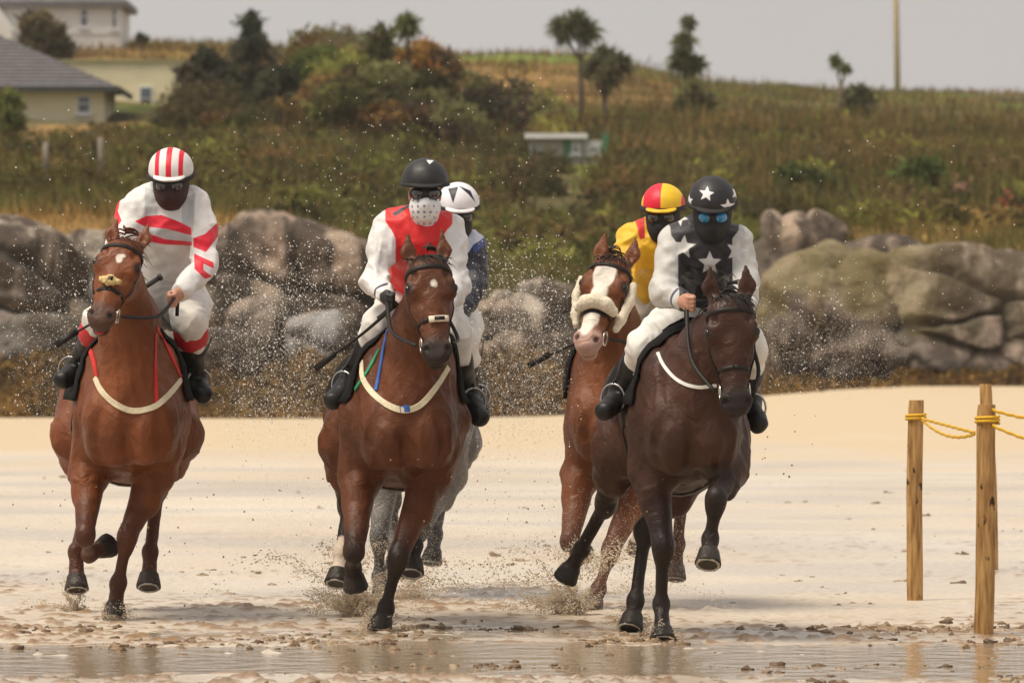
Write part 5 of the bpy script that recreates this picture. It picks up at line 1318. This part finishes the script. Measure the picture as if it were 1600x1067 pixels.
JK[3] = dict(id='yellow', Y=42.8, label='jockey in yellow silks with red and yellow quartered cap', h=.008,
    head=(1036, 336, .06), hpitch=.18, hyaw=-.12, pelvis=(1020, 480, .62), waist=(1022, 420, .40), chest=(1025, 385, .18),
    sh=[(987, 372, .14), (1080, 376, .14)], el=[(972, 440, .0), (1088, 452, .02)], wr=[(958, 502, -.25), (1040, 510, -.25)],
    kn=[(935, 520, .10), (1068, 520, .10)], an=[(915, 572, .34), (1075, 595, .36)], toe=[(897, 608, .2), (1088, 630, .22)], boot_top=.28, gloves=[0, 1],
    jersey=(.80, .46, .015), cap=(.80, .50, .015), cap_fn=[(REDC, lambda q: np.maximum(-(q[:, 0]+.104), q[:, 0]-.0)), (REDC, lambda q: -(q[:, 0]-.108)), ((.015, .013, .013), lambda q: np.abs(q[:, 2]-.055+.1*np.maximum(-q[:, 1], 0))-.004)],
    peak=mat('yellow_peak', (.80, .46, .015), .5), mask=M_BLACKCLOTH, hood=True,
    jersey_marks=[((.60, .02, .02), [[(988, 334), (1006, 326), (1008, 372), (1000, 375), (994, 350)], [(1068, 445), (1076, 438), (1078, 460), (1070, 465)]])])
JK[4] = dict(id='stars', Y=38.7, label='jockey in black vest and cap with white stars and blue mirrored goggles', 
    head=(1113, 330, .04), hpitch=.34, hyaw=.0, pelvis=(1098, 486, .62), waist=(1100, 432, .38), chest=(1102, 390, .18),
    sh=[(1050, 378, .14), (1152, 376, .14)], el=[(1037, 458, .0), (1166, 442, .0)], wr=[(1066, 470, -.22), (1160, 490, -.22)],
    kn=[(1008, 542, .10), (1170, 545, .10)], an=[(972, 612, .36), (1168, 620, .36)], toe=[(946, 640, .2), (1184, 660, .2)], boot_top=.40,
    jersey=(.52, .51, .49), vest=(.014, .011, .016), vestw=.83, cap=(.014, .012, .016), cuff=(.05, .05, .10), lens=M_LENS_BLUE, mask=M_BLACKCLOTH, hood=True,
    cap_marks=[((.75, .74, .76), [star(1104, 303, 13, .15), star(1138, 323, 13, -.1), star(1150, 302, 12, .3, .6), star(1077, 314, 10, 0, .6)])],
    jersey_marks=[((.62, .61, .60), [star(1068, 386, 20, .1), star(1151, 392, 20, .25, .9), star(1109, 411, 20, 0), star(1062, 340, 14, .5), star(1164, 350, 16, .4, .7)])])
JK[5] = dict(id='navy', Y=44.6, label='jockey in navy silks and white cap, partly hidden behind the red and white rider', h=.0085,
    head=(716, 332, .06), hpitch=.28, hyaw=.1, pelvis=(692, 500, .62), waist=(698, 445, .40), chest=(702, 400, .18),
    sh=[(662, 385, .14), (738, 384, .14)], el=[(652, 450, .0), (742, 448, .0)], wr=[(662, 500, -.22), (716, 492, -.22)],
    kn=[(640, 540, .10), (720, 535, .10)], an=[(620, 605, .36), (742, 605, .36)], toe=[(605, 640, .2), (752, 640, .2)], boot_top=.22, gloves=[0, 1],
    jersey=NAVY, cap=(.76, .74, .78), cap_marks=[((.012, .013, .03), [[(700, 295), (716, 292), (708, 318)], [(716, 290), (735, 298), (744, 318), (732, 304)]])],
    peak=mat('white_cap_peak', (.75, .73, .76), .5), mask=M_BLACKCLOTH,
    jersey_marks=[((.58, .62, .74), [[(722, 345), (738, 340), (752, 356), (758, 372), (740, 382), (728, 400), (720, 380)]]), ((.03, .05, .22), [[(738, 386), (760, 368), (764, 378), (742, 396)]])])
JO = {}
for i in JK: JK[i]['horse'] = i; JO[i] = jockey(JK[i])

# reins from each bit ring to the hands
for i in (1, 2, 3, 4, 5):
    ho, jo = HO[i], JO[i]
    for s in (0, 1):
        a = ho['bit'][s]; b = jo['hand'][s]
        m = (a+b)/2+np.array(((-.05 if s == 0 else .05), -.02, -.05))
        c = b+np.array((0, .12, -.10)); d_ = b+np.array((0, .22, -.22))
        pts = smooth_path([a, m, b, c], 6); mb = MB()
        mb.ribbon(pts, [np.array((0, -.9, .4))]*len(pts), .020, .005)
        mb.build('rein', M_LEATHER, ho['br'], ho['base'])
# loose rein loops on the chestnut and the dark brown horse's hand side
def whip(pa, pb, Ya, Yb, label, tip=True):
    a = at(*pa, Ya); b = at(*pb, Yb)
    root = empty('whip', tuple(a), label, 'whip', 'riding whips')
    n = 8; pts = [a+(b-a)*i/n+np.array((0, 0, -.012*math.sin(math.pi*i/n))) for i in range(n+1)]
    mb = MB(); mb.tube(pts, [.010-.004*i/n for i in range(n+1)], 8); mb.build('shaft', M_LEATHER, root, tuple(a))
    mb = MB(); mb.tube([a-(b-a)*.02, a+(b-a)*.26], .0135, 8); mb.tube([a-(b-a)*.05, a-(b-a)*.015], .019, 8); mb.build('handle', mat('whip_handle', (.02, .02, .02), .6), root, tuple(a))
    d = nrm(b-a); mb = MB(); mb.ribbon([b-d*.02, b+d*.05, b+d*.12], [np.array((0, -1., .3))]*3, .034, .012); mb.build('flap', M_LEATHER, root, tuple(a))
whip((246, 436), (116, 521), 40.95, 40.85, 'black whip crossing below the head of the horse with small white star')
whip((616, 478), (520, 555), 39.78, 39.9, 'black whip in the gloved hand of the rider in red and white')
whip((960, 500), (855, 556), 42.6, 42.6, 'black whip pointing left beside the horse with sheepskin noseband')
# ------------------------------------------------------------------ posts and rope
def post_mat():
    m, nt, b = newmat('peeled_pole_wood'); N = nt.nodes; L = nt.links; t = N.new('ShaderNodeTexCoord')
    mp = N.new('ShaderNodeMapping'); mp.inputs['Scale'].default_value = (1, 1, .12); L.new(t.outputs['Object'], mp.inputs['Vector'])
    n = N.new('ShaderNodeTexNoise'); n.inputs['Scale'].default_value = 42; n.inputs['Detail'].default_value = 8; L.new(mp.outputs[0], n.inputs['Vector'])
    r = N.new('ShaderNodeValToRGB'); r.color_ramp.elements[0].position = .30; r.color_ramp.elements[0].color = (.20, .10, .035, 1); r.color_ramp.elements[1].position = .62; r.color_ramp.elements[1].color = (.52, .31, .12, 1); L.new(n.outputs['Fac'], r.inputs['Fac'])
    m2 = N.new('ShaderNodeMapping'); m2.inputs['Scale'].default_value = (1, 1, .5); L.new(t.outputs['Object'], m2.inputs['Vector'])
    v = N.new('ShaderNodeTexNoise'); v.inputs['Scale'].default_value = 17; v.inputs['Detail'].default_value = 3; L.new(m2.outputs[0], v.inputs['Vector'])
    s = N.new('ShaderNodeMapRange'); s.inputs['From Min'].default_value = .63; s.inputs['From Max'].default_value = .69; L.new(v.outputs['Fac'], s.inputs['Value'])
    x = N.new('ShaderNodeMix'); x.data_type = 'RGBA'; L.new(s.outputs[0], x.inputs[0]); L.new(r.outputs[0], x.inputs[6]); x.inputs[7].default_value = (.045, .025, .014, 1)
    L.new(x.outputs[2], b.inputs['Base Color']); b.inputs['Roughness'].default_value = .75; b.inputs['Specular IOR Level'].default_value = .25
    bp = N.new('ShaderNodeBump'); bp.inputs['Distance'].default_value = .004; L.new(n.outputs['Fac'], bp.inputs['Height']); L.new(bp.outputs[0], b.inputs['Normal'])
    return m
M_POST = post_mat(); M_ROPE = mat('yellow_rope', (.72, .42, .02), .7, .2, 120); M_END = mat('cut_wood_end', (.50, .34, .16), .8, .2, 60)
def post(px, top, bot, wpx, label, lean=0.):
    Y = CAMZ*FPX/(bot-CY); s = Y/FPX; x0 = (px-CX)*s; z1 = CAMZ+(CY-top)*s; r = wpx*s/2; o = (x0, Y, 0.); root = empty('fence_post', o, label, 'post', 'rope fence posts')
    n, m = 20, 30; V = []; F = []
    for i in range(m+1):
        t = i/m; z = -.25+(z1+.25)*t
        for j in range(n):
            a = 2*math.pi*j/n; rr = r*(1.03-.05*t)*(1+.03*math.sin(3*a+4*t)+.05*mnoise.noise(Vector((math.cos(a)*1.5+px, math.sin(a)*1.5, z*5))))
            if i == m: rr *= .93
            V.append((x0+lean*t+.006*math.sin(5*t+px)+rr*math.cos(a), Y+rr*math.sin(a), z))
    for i in range(m):
        for j in range(n): F.append((i*n+j, i*n+(j+1) % n, (i+1)*n+(j+1) % n, (i+1)*n+j))
    mesh_np('shaft', V, F, M_POST, root, origin=o)
    top_ = [V[m*n+j] for j in range(n)]; mb = MB(); mb.add(top_, [tuple(range(n))]); mb.build('cut_end', M_END, root, o, False)
    return root, o, r, s, lean
def wrap_rope(p, py, turns=2):
    root, o, r, s, lean = p; z = CAMZ+(CY-py)*s; t = z/1.2; mb = MB(); pts = []
    for i in range(turns*18+1):
        a = 2*math.pi*i/18; pts.append((o[0]+lean*t+(r+.010)*math.cos(a), o[1]+(r+.010)*math.sin(a), z+.018*(i/18-turns/2)))
    mb.tube(pts, .0085, 6); mb.build('rope_binding', M_ROPE, root, o)
P1 = post(1428, 625, 940, 25, 'pale wooden post with a yellow rope, left of the pair', .012)
P2 = post(1533, 632, 990, 30, 'thick stained wooden post nearest the camera at right', .035)
P3 = post(1551, 600, 893, 20, 'slimmer post standing directly behind the thick stained post', -.04)
wrap_rope(P1, 652); wrap_rope(P2, 656)
def rope(a, b, sag, label, ra=.0068):
    n = 28; pts = [np.asarray(a)+(np.asarray(b)-np.asarray(a))*i/n+np.array((0, 0, -sag*4*(i/n)*(1-i/n)+.002*math.sin(i*2.1))) for i in range(n+1)]
    mb = MB()
    for ph in (0, math.pi*2/3, math.pi*4/3):
        q = [p+.0052*np.array((0, math.cos(ph+i*1.6*3), math.sin(ph+i*1.6*3))) for i, p in enumerate(smooth_path(pts, 3))]
        mb.tube(q, ra*.72, 5)
    o = mb.build('rope', M_ROPE, None); org = Vector(tuple(a)); o.data.transform(Matrix.Translation(-org)); o.location = org; tag(o, label, 'rope', 'yellow fence ropes')
Ya, Yb = P1[1][1], P2[1][1]
rope(at(1440, 654, Ya-.06), at(1523, 676, Yb+.03), .0, 'upper yellow rope between the two front posts')
rope(at(1440, 655, Ya-.06), at(1523, 678, Yb+.03), .05, 'lower slack yellow rope between the two front posts')
rope(at(1549, 640, Yb), at(1700, 660, 36.), .02, 'upper yellow rope leaving the thick post to the right')
rope(at(1549, 664, Yb), at(1700, 708, 36.), .02, 'lower yellow rope leaving the thick post to the right')

# ------------------------------------------------------------------ flying water and sand
TET = np.array([(1, 1, 1), (1, -1, -1), (-1, 1, -1), (-1, -1, 1)])/1.732; TETF = np.array([(0, 1, 2), (0, 3, 1), (0, 2, 3), (1, 3, 2)])
OCT = np.array([(1, 0, 0), (-1, 0, 0), (0, 1, 0), (0, -1, 0), (0, 0, 1), (0, 0, -1)], float)
OCTF = np.array([(0, 2, 4), (2, 1, 4), (1, 3, 4), (3, 0, 4), (2, 0, 5), (1, 2, 5), (3, 1, 5), (0, 3, 5)])
def drops(C, rad, shape='o', stretch=None):
    n = len(C); T, F = (OCT, OCTF) if shape == 'o' else (TET, TETF); k = len(T)
    A = npr.normal(size=(n, 3, 3)); Q, _ = np.linalg.qr(A); L = T[None] @ Q*rad[:, None, None]
    if stretch is not None:
        d = stretch/np.linalg.norm(stretch, axis=1)[:, None]; L = L+(np.einsum('nij,nj->ni', L, d)*.9)[:, :, None]*d[:, None, :]
    V = (C[:, None]+L).reshape(-1, 3); Fc = (np.arange(n)[:, None, None]*k+F[None]).reshape(-1, 3); return V, Fc
M_DROP = mat('water_drops', (.88, .86, .80), .15, .05, spec=.6)
M_MIST = mat('fine_spray', (.80, .74, .64), .4, .05)
M_MUD = mat('flung_sand', (.22, .14, .075), .6, .3, 40)
M_SPLASH = mat('muddy_splash', (.60, .50, .37), .3, .2, 40)
def pxcloud(n, boxes, Y0, Y1):
    tot = sum(b[4] for b in boxes); out = []
    for (x0, x1, y0, y1, w) in boxes:
        m = int(n*w/tot); x = npr.beta(1.6, 1.6, m)*(x1-x0)+x0; y = y0+(y1-y0)*npr.beta(1.7, 1.5, m); Y = npr.uniform(Y0, Y1, m)
        out.append(np.stack([(x-CX)/FPX*Y, Y, CAMZ+(CY-y)/FPX*Y], 1))
    return np.concatenate(out)
boxes = [(310, 580, 360, 700, 5.0), (0, 230, 360, 680, 1.6), (720, 910, 360, 700, 4.0), (0, 900, 150, 500, 1.0), (400, 950, 40, 420, .45), (1170, 1400, 430, 640, .7), (1100, 1600, 200, 560, .25), (0, 600, 700, 930, .8), (700, 900, 650, 930, .8)]
C = pxcloud(34000, boxes, 41.6, 47); C = C[C[:, 2] > .02]; C = C[fbm(C[:, 0]*2.2, C[:, 1]*.6, C[:, 2]*2.2, 3) > npr.uniform(-.5, .5, len(C))]
V, Fc = drops(C, .0013+.0040*npr.random(len(C))**4.2); tag(mesh_np('water_spray', V, Fc, M_DROP, None, False), 'bright water drops flying in the air around the horses', kind='stuff')
boxes2 = [(330, 560, 420, 720, 3), (20, 200, 420, 680, 1.), (740, 890, 420, 720, 2.6), (380, 800, 720, 960, 5.0), (850, 1100, 760, 970, 5), (1180, 1420, 480, 620, 1.), (60, 300, 860, 960, .8)]
C = pxcloud(70000, boxes2, 41.5, 47); C = C[C[:, 2] > .01]
V, Fc = drops(C, .0009+.0015*npr.random(len(C)), 't'); tag(mesh_np('fine_spray', V, Fc, M_MIST, None, False), 'fine pale spray hanging around the legs and behind the riders', kind='stuff')
C = pxcloud(900, [(0, 420, 720, 960, 1.2), (380, 900, 700, 960, 2), (820, 1150, 720, 960, 1.6), (1120, 1300, 620, 800, .25)], 38.5, 44); C = C[C[:, 2] > .01]
V, Fc = drops(C, .0015+.006*npr.random(len(C))**4); tag(mesh_np('flung_sand', V, Fc, M_MUD, None, False), 'small dark clots of wet sand thrown up by the hooves', kind='stuff')
def splash(px, py, Y, n, speed, label, seed, tilt=0., arcs=70):
    q = np.random.default_rng(seed); c = at(px, py, Y); c[2] = .0; out = []; rad = []; st = []
    for a in range(arcs):
        th = q.uniform(0, 2*math.pi); el = q.uniform(.45, 1.45); v = speed*q.uniform(.35, 1.05); d = np.array((math.cos(th)*math.cos(el)+tilt, .6*math.sin(th)*math.cos(el), math.sin(el)))*v
        tt = q.uniform(.03, 1.0)*2*d[2]/9.81; m = int(n/arcs); t = np.clip(tt*q.uniform(.25, 1.05, m), 0, None)
        p = c+d*t[:, None]+np.array((0, 0, -4.9))*(t**2)[:, None]+q.normal(size=(m, 3))*(.006+.055*t[:, None]); out.append(p); rad.append(.0008+.0042*q.random(m)**3.2); st.append(d+np.array((0, 0, -9.81))*t[:, None])
    P = np.concatenate(out); rr = np.concatenate(rad); S_ = np.concatenate(st); k = P[:, 2] > -.005
    V, Fc = drops(P[k], rr[k], 'o', S_[k]+1e-4); tag(mesh_np('splash', V, Fc, M_SPLASH, None, False), label, kind='stuff')
splash(176, 968, 41.1, 4000, 1.5, 'low muddy splash at the planted hoof of the horse with small white star', 1)
splash(550, 962, 41.6, 20000, 3.1, 'muddy splash under the lifted legs of the mid brown bay horse', 2)
splash(592, 985, 39.9, 5000, 1.5, 'small splash at the planted hoof of the mid brown bay horse', 3)
splash(895, 965, 41.8, 24000, 3.3, 'tall muddy splash left of the dark brown horse', 4, -.1)
splash(985, 975, 39.8, 7000, 1.6, 'splash round the hind hoof of the dark brown horse', 5)
splash(1040, 1003, 38.5, 3000, 1.2, 'small splash at the front hoof of the dark brown horse', 6)
splash(120, 960, 42.2, 4000, 2.0, 'thin sandy splash behind the horse with small white star', 7, -.15, 20)
splash(640, 945, 44.0, 8000, 2.0, 'pale splash behind the mid brown bay horse', 8, .1)
print('script', round(time.time()-T0, 1))
